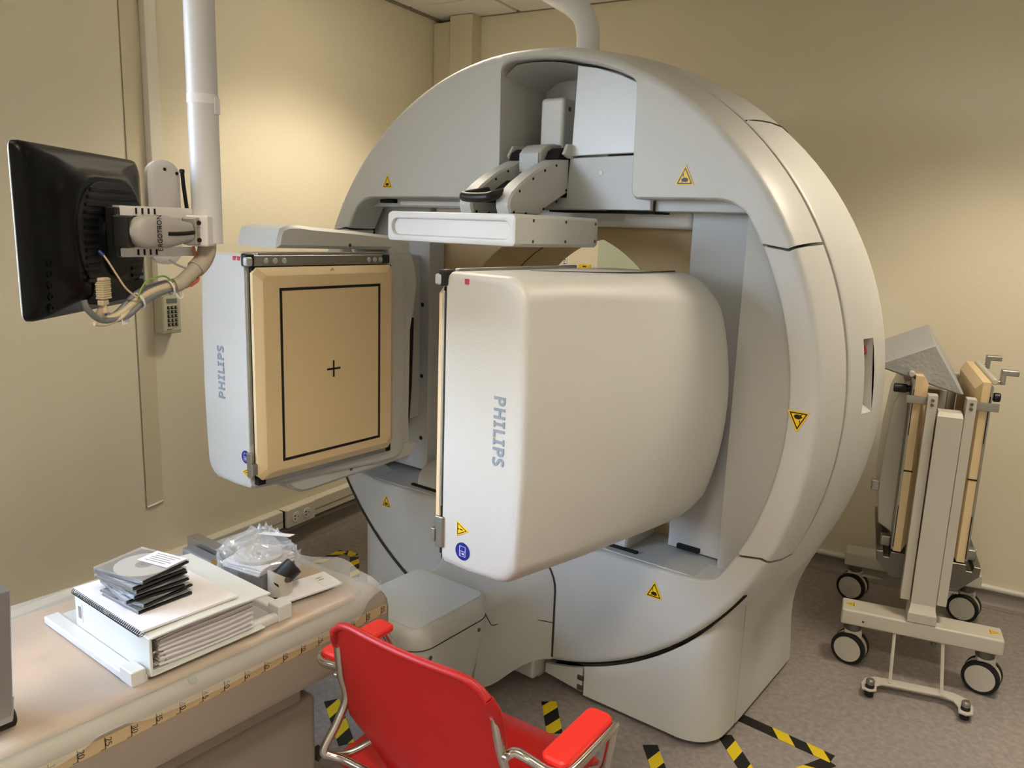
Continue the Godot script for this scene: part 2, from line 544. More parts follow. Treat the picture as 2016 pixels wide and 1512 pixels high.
# ------------------------------------------------------------------ room
const XL := -2.80
const ZB := -3.987
const XR := 2.6
const ZF := 2.6
const HC := 2.74
func room() -> void:
	org = Vector3()
	var b := mw()
	b.box2(Vector3(XL - .2, -.2, ZB - .2), Vector3(XR + .2, 0, ZF + .2), 0)
	struct(b, "floor", M.floor)
	b = mw()
	b.box2(Vector3(XL - .2, HC + .02, ZB - .2), Vector3(XR + .2, HC + .2, ZF + .2), 0)
	var ce := struct(b, "ceiling", M.grid)
	# tiles lie on a grid of metal tees; the tees are the gaps' lower flanges
	var xs := [XL]
	var x := -2.282
	while x < XR: xs.append(x); x += 0.595
	xs.append(XR)
	var zs := [ZB]
	var z := -3.68
	while z < ZF: zs.append(z); z += 0.6
	zs.append(ZF)
	for i in xs.size() - 1:
		for k in zs.size() - 1:
			if xs[i + 1] - xs[i] < .05 or zs[k + 1] - zs[k] < .05: continue
			var hit := false
			for l in LAMPS:
				if absf((xs[i] + xs[i + 1]) * .5 - l.x) < .1 and absf((zs[k] + zs[k + 1]) * .5 - l.y) < .1: hit = true
			b = mw()
			b.box2(Vector3(xs[i] + .011, HC, zs[k] + .011), Vector3(xs[i + 1] - .011, HC + .019, zs[k + 1] - .011), .003, 1)
			if not hit: struct(b, "ceiling_tile", M.tile, ce)
	b = mw()
	b.box2(Vector3(XL, HC - .012, ZB), Vector3(XL + .018, HC + .004, ZF), .002, 1)
	b.box2(Vector3(XL, HC - .004, ZB), Vector3(XR, HC + .004, ZB + .014), .002, 1)
	struct(b, "trim_1", M.grid)
	# left wall with the window beside the camera
	var w0 := -0.55; var w1 := 2.05; var y0 := 1.05; var y1 := 2.5
	b = mw()
	b.box2(Vector3(XL - .2, 0, ZB - .2), Vector3(XL, HC + .02, w0), 0)
	b.box2(Vector3(XL - .2, 0, w1), Vector3(XL, HC + .02, ZF + .2), 0)
	b.box2(Vector3(XL - .2, 0, w0), Vector3(XL, y0, w1), 0)
	b.box2(Vector3(XL - .2, y1, w0), Vector3(XL, HC + .02, w1), 0)
	struct(b, "wall_left", M.wall)
	b = mw()
	for q in [[w0, w0 + .05], [w1 - .05, w1], [(w0 + w1) * .5 - .03, (w0 + w1) * .5 + .03]]:
		b.box2(Vector3(XL - .12, y0, q[0]), Vector3(XL - .05, y1, q[1]), .006, 1)
	b.box2(Vector3(XL - .12, y0, w0), Vector3(XL - .05, y0 + .05, w1), .006, 1)
	b.box2(Vector3(XL - .12, y1 - .05, w0), Vector3(XL - .05, y1, w1), .006, 1)
	var wi := struct(b, "window_1", M.pale)
	b = mw()
	b.box2(Vector3(XL - .09, y0 + .05, w0 + .05), Vector3(XL - .086, y1 - .05, w1 - .05), 0)
	struct(b, "pane", M.glass, wi)
	b = mw(); b.box2(Vector3(XL - .2, 0, ZB - .2), Vector3(XR + .2, HC + .02, ZB), 0)
	struct(b, "wall_back", M.wall)
	b = mw(); b.box2(Vector3(XR, 0, ZB), Vector3(XR + .2, HC + .02, ZF), 0)
	struct(b, "wall_right", M.wall)
	b = mw(); b.box2(Vector3(XL, 0, ZF), Vector3(XR + .2, HC + .02, ZF + .2), 0)
	struct(b, "wall_front", M.wall)
	# vinyl skirting curved up the wall, with its cap strip
	for side in 2:
		b = mw()
		var pr := PackedVector2Array([Vector2(0, 0), Vector2(.045, 0), Vector2(.045, .0015), Vector2(.022, .005), Vector2(.010, .016), Vector2(.005, .035), Vector2(.004, .075), Vector2(0, .075)])
		if side == 0:
			b.t = Transform3D(Basis(Vector3(0, 0, 1), Vector3.UP, Vector3(1, 0, 0)), Vector3(XL, 0, ZB))
			b.prism(pr, 0, XR - XL)
			struct(b, "baseboard_back", M.cove)
		else:
			b.t = Transform3D(Basis(Vector3(1, 0, 0), Vector3.UP, Vector3(0, 0, 1)), Vector3(XL, 0, ZB))
			b.prism(pr, 0, ZF - ZB)
			struct(b, "baseboard_left", M.cove)
	b = mw()
	b.tube([Vector3(XL + .02, .084, ZB + .006), Vector3(XR, .084, ZB + .006)], .013, 12)
	struct(b, "trim_2", M.cap)
	b = mw()
	b.tube([Vector3(XL + .006, .082, ZB + .02), Vector3(XL + .006, .082, ZF)], .013, 12)
	struct(b, "trim_3", M.capgrey)

func wall_things() -> void:
	org = Vector3()
	# cable trunking along the left wall
	var o := thing("cable_trunking", "long cream cable trunking running low along the left wall", "trunking", Vector3(XL, .11, -1.5))
	var b := mw()
	var c := Vector3(XL, .11, -1.5)
	b.t = Transform3D(Basis(), -c)
	b.box2(Vector3(XL, .118, -2.655), Vector3(XL + .05, .205, .6), .006)
	b.box2(Vector3(XL, .118, -3.88), Vector3(XL + .05, .205, -2.665), .006)
	b.box2(Vector3(XL, .125, -2.67), Vector3(XL + .044, .195, -2.65), 0)
	commit(b, "body", M.trunk, o)
	b = mw(); b.t = Transform3D(Basis(), -c)
	b.box2(Vector3(XL + .03, .150, -3.88), Vector3(XL + .0512, .1525, -2.86), 0)
	b.box2(Vector3(XL + .03, .152, -2.655), Vector3(XL + .0512, .154, .6), 0)
	commit(b, "cover_seam", M.seam, o)
	var so := Mb.new(); so.t = Transform3D(Basis(), -c)
	so.box2(Vector3(XL + .04, .113, -2.86), Vector3(XL + .062, .207, -2.67), .006)
	commit(so, "socket_plate", M.trunk, o)
	for z in [-2.725, -2.80]:
		so = Mb.new(); so.t = Transform3D(Basis(), -c)
		so.cyl(Vector3(XL + .060, .158, z), Vector3(XL + .066, .158, z), .027, 24, .003)
		var so1 := commit(so, "socket", M.pale, o)
		so = Mb.new(); so.t = Transform3D(Basis(), -c)
		so.cyl(Vector3(XL + .064, .150, z + .009), Vector3(XL + .0668, .150, z + .009), .004, 10)
		so.cyl(Vector3(XL + .064, .166, z + .009), Vector3(XL + .0668, .166, z + .009), .004, 10)
		so.cyl(Vector3(XL + .064, .158, z - .012), Vector3(XL + .0668, .158, z - .012), .003, 10)
		commit(so, "pin_hole", M.hole, so1)
	b = mw(); b.t = Transform3D(Basis(), -c)
	b.box2(Vector3(XL + .02, .12, -2.663), Vector3(XL + .0515, .203, -2.656), 0)
	commit(b, "joint", M.gap, o)
	# upright duct on the left wall and the patched strip beside it
	b = mw()
	b.box2(Vector3(0, 0, 0), Vector3(.035, HC - 1.337, .05), .003)
	tag(commit(b, "cable_duct", M.trunk), "narrow white vertical cable duct on the left wall above the keypad", "cable duct")
	get_node("cable_duct").position = Vector3(XL, 1.3365, -2.088)
	o = thing("wall_strip", "wall coloured vertical cover strip with sealed edges left of the narrow duct", "cover strip", Vector3(XL, .42, -1.995))
	b = mw()
	b.box2(Vector3(0, 0, -.038), Vector3(.004, HC - .43, .038), .0015, 1)
	commit(b, "panel", M.wall_patch, o)
	b = mw()
	b.tube([Vector3(.001, 0, .039), Vector3(.001, HC - .44, .039)], .0025, 6)
	commit(b, "sealed_edge", M.wallseam, o)
	b = mw()
	b.tube([Vector3(.003, .004, .036), Vector3(.006, .008, .0), Vector3(.003, .012, -.036)], .004, 8, 4)
	commit(b, "end_clip", M.trunk, o)
	# keypad
	o = thing("keypad", "beige wall keypad with small display and fifteen buttons", "keypad", Vector3(XL, 1.135, -2.085))
	b = mw()
	b.box2(Vector3(0, 0, -.036), Vector3(.055, .20, .05), .005)
	commit(b, "housing", M.keypad, o)
	b = mw()
	b.box2(Vector3(.05, .012, -.031), Vector3(.057, .150, .044), .002, 1)
	commit(b, "front_plate", M.keypad_face, o)
	b = mw(); b.box2(Vector3(.054, .122, -.018), Vector3(.0585, .140, .030), .001, 1)
	commit(b, "display", M.cable_grey, o)
	for r in 5:
		for k in 3:
			b = mw(); b.box2(Vector3(.055, .030 + r * .017, -.017 + k * .017), Vector3(.0605, .042 + r * .017, -.006 + k * .017), .001, 1)
			var key := commit(b, "button", M.black, o)
			b = mw(); b.box2(Vector3(.0600, .034 + r * .017, -.015 + k * .017), Vector3(.0609, .040 + r * .017, -.011 + k * .017), 0)
			commit(b, "legend", M.keypad_face, key)
	b = mw(); b.box2(Vector3(.055, .016, .010), Vector3(.0578, .0195, .034), 0)
	commit(b, "printed_mark", M.cable_grey, o)
	# boxed risers in the far left corner
	b = mw(); b.box2(Vector3(0, 0, 0), Vector3(.122, HC - .03, .075), .004)
	tag(commit(b, "corner_duct", M.duct), "boxed pipe riser tight in the far corner, the one touching the left wall", "duct")
	get_node("corner_duct").position = Vector3(XL + .003, .001, ZB)
	b = mw(); b.box2(Vector3(0, 0, 0), Vector3(.148, HC - .004, .095), .004)
	tag(commit(b, "corner_duct", M.duct), "wider boxed riser up to the ceiling, right of the corner duct", "duct")
	get_node("corner_duct_001").position = Vector3(XL + .128, .001, ZB)
	# seen through the bore: a pale green cabinet door, a printed scale, a yellow tag
	b = mw(); b.box2(Vector3(0, 0, 0), Vector3(.8, 1.62, .03), .004)
	tag(commit(b, "wall_panel", mat(Color(0.72, 0.76, 0.68), 0.5)), "pale green wall panel glimpsed through the scanner bore", "panel")
	get_node("wall_panel").position = Vector3(-1.735, .0, ZB)
	b = mw(); b.box2(Vector3(0, 0, 0), Vector3(.022, .16, .004), .001, 1)
	o = tag(commit(b, "wall_scale", M.paper), "narrow white printed scale on the far wall seen through the bore", "scale")
	o.position = Vector3(-1.951, 1.31, ZB)
	b = mw()
	for k in 14: b.box2(Vector3(.003, .008 + k * .0105, .0035), Vector3(.010 + .006 * (k % 2), .0125 + k * .0105, .0046), 0)
	commit(b, "printed_mark", M.seam, o)
	b = mw(); b.box2(Vector3(0, 0, 0), Vector3(.07, .025, .006), .002, 1)
	o = tag(commit(b, "wall_tag", M.tape_yellow), "small yellow tag with a dark print on the far wall, through the bore", "tag")
	o.position = Vector3(-1.855, 1.392, ZB)
	b = mw(); b.box2(Vector3(.025, .009, .005), Vector3(.045, .016, .0066), 0)
	commit(b, "printed_mark", M.seam, o)

func floor_tapes() -> void:
	org = Vector3()
	var list := [
		[Vector2(-.481, -2.508), Vector2(-.181, -2.446), .046, "black and yellow floor tape beside the scanner base, the longest piece, aiming at the cart", .1],
		[Vector2(-.503, -2.382), Vector2(-.330, -2.16), .048, "black and yellow floor tape starting at the right corner of the scanner base", .03],
		[Vector2(-.185, -2.43), Vector2(-.31, -2.24), .046, "black and yellow floor tape meeting the far end of the longest tape", .05],
		[Vector2(-.692, -2.202), Vector2(-.60, -2.06), .048, "black and yellow floor tape in front of the scanner base's rounded corner", .03],
		[Vector2(-1.072, -2.237), Vector2(-.975, -2.09), .052, "black and yellow floor tape under the scanner's front, just behind the red seat", -.02],
		[Vector2(-1.70, -1.84), Vector2(-1.50, -1.69), .05, "black and yellow floor tape left of the red backrest, by the table stand", .0],
		[Vector2(-2.525, -2.62), Vector2(-2.512, -2.815), .046, "black and yellow floor tape nearest the left wall behind the table end", .0],
		[Vector2(-2.50, -2.815), Vector2(-2.43, -2.805), .046, "short yellow floor tape between two others behind the table end", .0],
		[Vector2(-2.42, -2.79), Vector2(-2.27, -2.62), .044, "black and yellow floor tape touching the scanner's left flank", .02],
	]
	for q in list:
		var a: Vector2 = q[0]; var c: Vector2 = q[1]
		var l := a.distance_to(c)
		var d := (c - a) / l
		var w: float = q[2]
		var o := thing("floor_tape", q[3], "floor tape", Vector3(a.x, 0, a.y), atan2(-d.y, d.x), "hazard tape on the floor")
		var b := mw()
		b.box2(Vector3(0, 0, -w / 2), Vector3(l, .0012, w / 2), 0)
		commit(b, "tape_base", M.tape_black, o)
		var s: float = q[4]
		while s < l:
			var p := PackedVector2Array()
			for v in [[s, -w / 2], [s + .055, -w / 2], [s + .055 + w * .9, w / 2], [s + w * .9, w / 2]]:
				p.append(Vector2(v[0], v[1]))
			var rect := PackedVector2Array([Vector2(0, -w / 2), Vector2(l, -w / 2), Vector2(l, w / 2), Vector2(0, w / 2)])
			for r in Geometry2D.intersect_polygons(p, rect):
				b = mw()
				b.t = Transform3D(Basis(Vector3(1, 0, 0), Vector3(0, 0, 1), Vector3(0, 1, 0)), Vector3())
				b.prism(r, .0008, .0018)
				commit(b, "yellow_stripe", M.tape_yellow, o)
			s += .115

# ------------------------------------------------------------------ the gamma camera
const CY := 1.122
func bez(p: Array, a: Vector2, c: Vector2, d: Vector2, n := 6) -> void:
	for i in n + 1:
		var t := float(i) / n
		p.append(a.lerp(c, t).lerp(c.lerp(d, t), t))

func opening() -> PackedVector2Array:  # edge of the opening in the front cover, counter-clockwise from the right
	var p := []
	for i in 25:
		var a := deg_to_rad(lerpf(-33.0, 33.5, i / 24.0))
		p.append(Vector2(.948 * cos(a), CY + .948 * sin(a)))
	bez(p, Vector2(.785, 1.655), Vector2(.752, 1.692), Vector2(.68, 1.694))
	bez(p, Vector2(.45, 1.694), Vector2(.423, 1.694), Vector2(.423, 1.725), 4)
	bez(p, Vector2(.421, 2.0), Vector2(.421, 2.036), Vector2(.385, 2.048), 4)
	for i in 9:
		var x := lerpf(.36, -.03, i / 8.0)
		p.append(Vector2(x, CY + sqrt(1.004 * 1.004 - x * x)))
	bez(p, Vector2(-.055, 2.122), Vector2(-.082, 2.118), Vector2(-.083, 2.085), 4)
	bez(p, Vector2(-.077, 1.72), Vector2(-.077, 1.692), Vector2(-.105, 1.692), 4)
	bez(p, Vector2(-.68, 1.692), Vector2(-.752, 1.690), Vector2(-.785, 1.655))
	for i in 25:
		var a := deg_to_rad(lerpf(146.5, 213.0, i / 24.0))
		p.append(Vector2(.948 * cos(a), CY + .948 * sin(a)))
	bez(p, Vector2(-.785, .596), Vector2(-.745, .572), Vector2(-.66, .572))
	bez(p, Vector2(.66, .572), Vector2(.745, .572), Vector2(.785, .596))
	return PackedVector2Array(p)

func rin(op: PackedVector2Array, a: float) -> Vector2:
	var o := Vector2(0, CY)
	var e := o + Vector2(cos(a), sin(a)) * 3.0
	for i in op.size():
		var h = Geometry2D.segment_intersects_segment(o, e, op[i], op[(i + 1) % op.size()])
		if h != null: return h
	return o

func wall_angle(a: float) -> float:  # the outer end of a joint lies level with its inner end on the flanks
	var d := rad_to_deg(a)
	var s := 1.0
	if d > 90: d = 180 - d; s = -1.0
	var k := 0.08 * (1.0 - smoothstep(30.0, 60.0, absf(d)))
	var r := deg_to_rad(d * (1.0 - k))
	return r if s > 0 else PI - r

func shell_piece(op: PackedVector2Array, a0: float, a1: float) -> Mb:
	var an := []
	for q in op:
		var a := (q - Vector2(0, CY)).angle()
		while a < a0: a += TAU
		if a > a0 and a < a1: an.append(a)
	var n := int((a1 - a0) / deg_to_rad(2.5)) + 1
	for i in n + 1: an.append(lerpf(a0, a1, float(i) / n))
	an.sort()
	var rings := []
	var prev := -9.0
	for a in an:
		if a - prev < 0.0008: continue
		prev = a
		var q := rin(op, a)
		var dir := (q - Vector2(0, CY)).normalized()
		var aa := fposmod(a + PI / 2, TAU) - PI / 2
		var wo := wall_angle(aa)
		var od := Vector2(cos(wo), sin(wo))
		var c := Vector2(0, CY)
		var rim := minf(1.020, 1.033)
		var r := PackedVector3Array()
		for s in [[q, 2.27], [q, 2.143], [q + dir * .004, 2.134], [q + dir * .010, 2.130], [c + od * 1.012, 2.130], [c + od * 1.026, 2.135], [c + od * 1.034, 2.146], [c + od * 1.050, 2.205], [c + od * 1.058, 2.280], [c + od * 1.056, 2.287], [c + od * 1.01, 2.289], [q + dir * .02 if q.distance_to(c) < .97 else c + od * 1.009, 2.27]]:
			r.append(g(s[0].x, s[0].y, s[1]))
		rings.append(r)
	var b := mb()
	b.loft(rings, true, true)
	return b

func gpoly(pts: Array) -> PackedVector2Array:
	var p := PackedVector2Array()
	for q in pts: p.append(Vector2(q[0], q[1]))
	return p

func side_prism(b: Mb, pts: Array, x0: float, x1: float, bev: float) -> void:  # outline in (d, y), extruded across
	var o := b.t
	var p := PackedVector2Array()
	for q in pts: p.append(Vector2(2.13 - q[0], q[1]))
	b.t = b.t * Transform3D(Basis(Vector3(0, 0, 1), Vector3(0, 1, 0), Vector3(1, 0, 0)), Vector3())
	b.prism(p, x0, x1, bev)
	b.t = o

func front_prism(b: Mb, pts: PackedVector2Array, d0: float, d1: float, bev: float) -> void:  # outline in (x, y), from depth d0 back to d1
	b.prism(pts, 2.13 - d1, 2.13 - d0, bev)

func gbox(b: Mb, x0: float, x1: float, y0: float, y1: float, d0: float, d1: float, r := .004, n := 2) -> void:
	b.box2(g(x0, y0, d0), g(x1, y1, d1), r, n)

func screws(parent: Node, pts: Array, ax: Vector3, r := .006, m: Material = null) -> void:
	for p in pts:
		var b := mb()
		b.cyl(g(p[0], p[1], p[2]) - ax * .002, g(p[0], p[1], p[2]) + ax * .0012, r, 10, .0006)
		commit(b, "screw", M.screw if m == null else m, parent)

func gamma_camera() -> void:
	var o := gthing("gamma_camera", "large off-white scanner gantry with two detector heads over a round bore", "medical scanner", 0, 0, 2.5)
	var op := opening()
	var gapa := deg_to_rad(.26)
	var su := deg_to_rad(28.3); var sl := deg_to_rad(-26.9)
	var up := commit(shell_piece(op, su + gapa, PI - su - gapa), "upper_cover", M.shell, o)
	for s in 2:
		var a0 := sl + gapa; var a1 := su - gapa
		if s == 1: a0 = PI - su + gapa; a1 = PI - sl - gapa
		commit(shell_piece(op, a0, a1), "side_cover", M.shell, o)
	commit(shell_piece(op, PI - sl + gapa, TAU + sl - gapa), "lower_cover", M.shell, o)
	# the drum behind it, with the recess of the stop button left open
	var pr := [Vector2(.99, 2.312), Vector2(1.056, 2.310), Vector2(1.0615, 2.316), Vector2(1.069, 2.392), Vector2(1.071, 2.452), Vector2(1.069, 2.545), Vector2(1.058, 2.625), Vector2(1.046, 2.68), Vector2(1.02, 2.75), Vector2(.985, 2.80), Vector2(.93, 2.835), Vector2(.86, 2.855), Vector2(.47, 2.86), Vector2(.452, 2.85)]
	var wide := func(d: float) -> float: return 1.0 + .021 * smoothstep(2.31, 2.50, d)  # the drum is a little broader than high
	var b := mb()
	var st := b.v.size()
	var angs := []
	for i in 121: angs.append(TAU * i / 120.0)
	for a in [-.8, 10.8]: angs.append(fposmod(deg_to_rad(a), TAU))
	angs.sort()
	for k in pr.size() - 1:
		for i in angs.size() - 1:
			var a0: float = angs[i]; var a1: float = angs[i + 1]
			var mid := fposmod((a0 + a1) * .5 + PI, TAU) - PI
			if k == 3 and mid > deg_to_rad(-.8) and mid < deg_to_rad(10.8): continue
			if a1 - a0 < 1e-5: continue
			var p := func(q: Vector2, a: float) -> Vector3: return g(q.x * cos(a) * wide.call(q.y), CY + q.x * sin(a), q.y)
			b.quad(p.call(pr[k], a0), p.call(pr[k + 1], a0), p.call(pr[k + 1], a1), p.call(pr[k], a1))
	b.close(st)
	commit(b, "rear_drum", M.shell, o)
	b = mb()  # recess
	st = b.v.size()
	var ring0 := PackedVector3Array(); var ring1 := PackedVector3Array()
	var i0 := deg_to_rad(-.8); var i1 := deg_to_rad(10.8)
	for q in [[i0, 2.392, 1.069], [i0, 2.452, 1.071], [i1, 2.452, 1.071], [i1, 2.392, 1.069]]:
		ring0.append(g(q[2] * cos(q[0]) * wide.call(q[1]), CY + q[2] * sin(q[0]), q[1]))
	for q in [[i0 + .05, 2.404, 1.015], [i0 + .05, 2.448, 1.015], [i1 - .006, 2.448, 1.015], [i1 - .006, 2.404, 1.015]]:
		ring1.append(g(q[2] * cos(q[0]) * wide.call(q[1]), CY + q[2] * sin(q[0]), q[1]))
	for i in 4:
		b.quad(ring0[i], ring1[i], ring1[(i + 1) % 4], ring0[(i + 1) % 4])
	b.quad(ring1[0], ring1[1], ring1[2], ring1[3])
	commit(b, "button_recess", M.shell, o)
	b = mb()
	var ba := deg_to_rad(8.9)
	var bdir := Vector3(cos(ba), sin(ba), 0)
	var bc := g(1.016 * wide.call(2.43) * cos(ba), CY + 1.016 * sin(ba), 2.428)
	b.cyl(bc, bc + bdir * .022, .016, 16, .002)
	var sb := commit(b, "stop_button", M.black, o)
	b = mb()
	b.cyl(bc + bdir * .022, bc + bdir * .044, .0145, 18, .006)
	commit(b, "red_cap", M.redbtn, sb)
	b = mb()
	b.rbox(g(1.018 * wide.call(2.42) * cos(.045), CY + 1.018 * sin(.045), 2.409), Vector3(.006, .075, .010), .001, 1)
	commit(b, "slot", M.gap, o)
	# joint across the drum's cover
	b = mb()
	var arc := []
	for i in 12:
		var d := lerpf(2.312, 2.80, i / 11.0)
		var r := 1.0
		for k in pr.size() - 1:
			if d >= pr[k].y and d <= pr[k + 1].y: r = lerpf(pr[k].x, pr[k + 1].x, (d - pr[k].y) / maxf(.0001, pr[k + 1].y - pr[k].y))
		var a := deg_to_rad(49.5)
		arc.append(g(r * cos(a) * wide.call(d), CY + r * sin(a), d))
	b.tube(arc, .0028, 6)
	commit(b, "seam", M.seam, o)
	# inside of the opening
	b = mb()
	var lt := b.t
	b.t = b.t * Transform3D(Basis(Vector3(1, 0, 0), Vector3(0, 0, -1), Vector3(0, 1, 0)), g(0, CY, 2.13))
	b.lathe([Vector2(.955, .263), Vector2(.95, .262), Vector2(.492, .262), Vector2(.484, .265), Vector2(.480, .273), Vector2(.462, .47), Vector2(.458, .475), Vector2(.452, .72), Vector2(.955, .715), Vector2(.955, .263)], 96, false, false)
	b.t = lt
	commit(b, "bore_lining", M.tan, o)
	b = mb()
	var rr := []
	for i in 97: rr.append(g(.4615 * cos(TAU * i / 96), CY + .4615 * sin(TAU * i / 96), 2.602))
	b.tube(rr, .0022, 5)
	commit(b, "bore_seam", M.seam, o)
	for s in [1.0, -1.0]:
		b = mb()
		if s > 0: gbox(b, .55, .80, .585, 1.668, 2.30, 2.385, .003)
		else: gbox(b, -.865, -.55, .60, 1.672, 2.30, 2.385, .003)
		var col := commit(b, "head_rail_panel", M.panel, o)
		for y in [1.284, .994, .734]:
			b = mb()
			b.cyl(g(s * .586, y, 2.3015), g(s * .586, y, 2.299), .0085, 14)
			commit(b, "fixing_hole", M.hole, col)
		# curved cover from the panel's outer edge to the rim
		b = mb()
		var xin := .752 if s > 0 else .905
		var rows := []
		for i in 19:
			var y := lerpf(.575, 1.672, i / 18.0)
			var xo := maxf(xin + .004, sqrt(maxf(.001, .955 * .955 - (y - CY) * (y - CY))))
			if s < 0: xo = maxf(xo, xin + .003)
			var line := PackedVector3Array()
			for k in 6:
				var t := k / 5.0
				line.append(g(s * lerpf(xin, xo, t), y, lerpf(2.240, 2.170, pow(t, 1.6))))
			rows.append(line)
		b.sheet(rows, .004)
		commit(b, "inner_cover", M.shell_inner, o)
	b = mb(); gbox(b, -.90, -.868, .59, 1.68, 2.31, 2.39, .001, 1)
	commit(b, "shadow_gap", M.gap, o)
	# valances above and below
	b = mb(); gbox(b, -.55, .545, 1.612, 1.70, 2.318, 2.395, .025, 3)
	commit(b, "valance", M.pale, o)
	b = mb()
	side_prism(b, [[2.19, .54], [2.19, .60], [2.20, .625], [2.225, .648], [2.26, .660], [2.395, .664], [2.395, .54]], -.50, .455, .006)
	commit(b, "valance", M.shell_inner, o)
	b = mb()
	gbox(b, -.86, .86, .553, .575, 2.15, 2.40, .003, 1)
	commit(b, "sill", M.panel, o)
	b = mb(); gbox(b, .588, .665, .590, .604, 2.285, 2.305, 0)
	commit(b, "brush_strip", M.gap, o)
	b = mb(); gbox(b, -.52, .50, .574, .582, 2.178, 2.192, 0)
	commit(b, "brush_strip", M.gap, o)
	# beams above
	b = mb(); gbox(b, .472, .79, 1.662, 1.71, 2.20, 2.30, .003)
	commit(b, "beam", M.panel, o)
	b = mb(); gbox(b, -.84, .02, 1.662, 1.71, 2.215, 2.30, .003)
	commit(b, "beam", M.panel, o)
	b = mb(); gbox(b, -.62, -.24, 1.668, 1.684, 2.205, 2.22, .002, 1)
	commit(b, "slide_rail", M.pale, o)
	b = mb(); gbox(b, -.236, -.02, 1.668, 1.684, 2.205, 2.22, .002, 1)
	commit(b, "slide_rail", M.pale, o)
	b = mb(); gbox(b, -.715, -.645, 1.676, 1.690, 2.19, 2.216, 0)
	commit(b, "shadow_gap", M.gap, o)
	b = mb(); gbox(b, .08, .47, 1.655, 1.661, 2.205, 2.3, 0)
	commit(b, "shadow_gap", M.gap, o)
	# niche with the arm's carriage
	b = mb()
	st = b.v.size()
	var nl := []
	for i in 9:
		var x := lerpf(-.082, .30, i / 8.0)
		nl.append(Vector2(x, CY + sqrt(1.0 - x * x) - .004 - .03 * exp(-pow((x + .082) / .03, 2))))
	var fr := PackedVector3Array(); var bk := PackedVector3Array()
	fr.append(g(-.08, 1.66, 2.15)); bk.append(g(-.08, 1.66, 2.385))
	fr.append(g(-.084, 2.02, 2.15)); bk.append(g(-.080, 2.0, 2.385))
	for q in nl:
		fr.append(g(q.x, q.y, lerpf(2.15, 2.195, smoothstep(.15, .19, q.x)))); bk.append(g(q.x, q.y - .018, 2.385))
	fr.append(g(.30, 1.66, 2.195)); bk.append(g(.30, 1.66, 2.385))
	for i in fr.size() - 1: b.quad(fr[i], fr[i + 1], bk[i + 1], bk[i])
	var mdl := g(.11, 1.8, 2.385)
	for i in bk.size(): b.tri(bk[i], bk[(i + 1) % bk.size()], mdl)
	commit(b, "arm_niche", M.shell_inner, o)
	b = mb(); front_prism(b, gpoly([[.178, 1.828], [.188, 2.098], [.26, 2.085], [.34, 2.06], [.43, 2.02], [.43, 1.832]]), 2.172, 2.19, .002)
	commit(b, "niche_panel", M.plate, o)
	b = mb(); front_prism(b, gpoly([[.055, 1.662], [.47, 1.664], [.47, 1.70], [.43, 1.70], [.43, 1.826], [.172, 1.822], [.165, 1.70], [.055, 1.70]]), 2.175, 2.192, .002)
	var lp := commit(b, "niche_panel", M.panel, o)
	screws(lp, [[.29, 1.775, 2.175]], Vector3(0, 0, 1), .0085)
	b = mb(); gbox(b, -.01, .085, 1.80, 2.025, 2.255, 2.40, .014, 3)
	var cb := commit(b, "motor_cover", M.pale, o)
	screws(cb, [[.0855, 1.99, 2.29]], Vector3(1, 0, 0), .008)
	b = mb(); gbox(b, -.055, -.02, 1.78, 1.95, 2.35, 2.384, .002, 1)
	commit(b, "slot", M.gap, o)
	# arms
	var arm := [[2.185, 1.716], [2.183, 1.822], [2.10, 1.809], [2.0, 1.768], [1.93, 1.728], [1.895, 1.702], [1.878, 1.680], [1.875, 1.66], [1.885, 1.638], [2.03, 1.638], [2.06, 1.660]]
	for x in [.112, -.032]:
		b = mb()
		side_prism(b, arm, x, x + .054, .006)
		var a := commit(b, "arm", M.shell, o)
		var sc := []
		for q in [[1.925, 1.712], [1.99, 1.752], [2.05, 1.78], [2.11, 1.80], [1.90, 1.65], [1.96, 1.648], [2.05, 1.665], [2.12, 1.69], [2.17, 1.728]]: sc.append([x + .0545, q[1] - .006, q[0]])
		screws(a, sc, Vector3(1, 0, 0), .0042, M.hole)
	b = mb()
	side_prism(b, [[2.10, 1.835], [2.115, 1.85], [2.14, 1.862], [2.18, 1.868], [2.22, 1.868], [2.22, 1.70], [2.10, 1.70]], .026, .108, .004)
	var hub := commit(b, "hinge_cover", M.shell, o)
	b = mb(); gbox(b, .030, .105, 1.66, 1.834, 2.095, 2.11, .002, 1)
	commit(b, "hinge_plate", M.panel, hub)
	screws(hub, [[.04, 1.77, 2.095]], Vector3(0, 0, 1), .006)
	for x in [.109, -.036]:
		b = mb()
		side_prism(b, [[2.12, 1.815], [2.135, 1.84], [2.16, 1.852], [2.24, 1.855], [2.24, 1.70], [2.19, 1.70], [2.18, 1.815]], x + .003, x + .055, .002)
		commit(b, "hinge_slot", M.gap, o)
	b = mb(); side_prism(b, [[2.16, 1.80], [2.125, 1.83], [2.15, 1.862], [2.20, 1.868], [2.23, 1.868], [2.23, 1.80]], -.046, -.036, .002)
	commit(b, "hinge_cheek", M.shell, o)
	b = mb(); side_prism(b, [[2.16, 1.82], [2.13, 1.83], [2.15, 1.862], [2.20, 1.868], [2.23, 1.868], [2.23, 1.82]], .169, .182, .002)
	commit(b, "hinge_cheek", M.shell, o)
	# grip between the arms
	b = mb()
	side_prism(b, [[1.93, 1.688], [2.04, 1.745], [2.045, 1.735], [1.94, 1.672]], .024, .112, .002)
	var gp := commit(b, "grip_plate", M.rubber, o)
	b = mb()
	b.tube([g(.024, 1.706, 1.95), g(.010, 1.690, 1.862), g(.030, 1.684, 1.848), g(.098, 1.684, 1.848), g(.116, 1.690, 1.862), g(.108, 1.706, 1.95)], .0145, 10, 5)
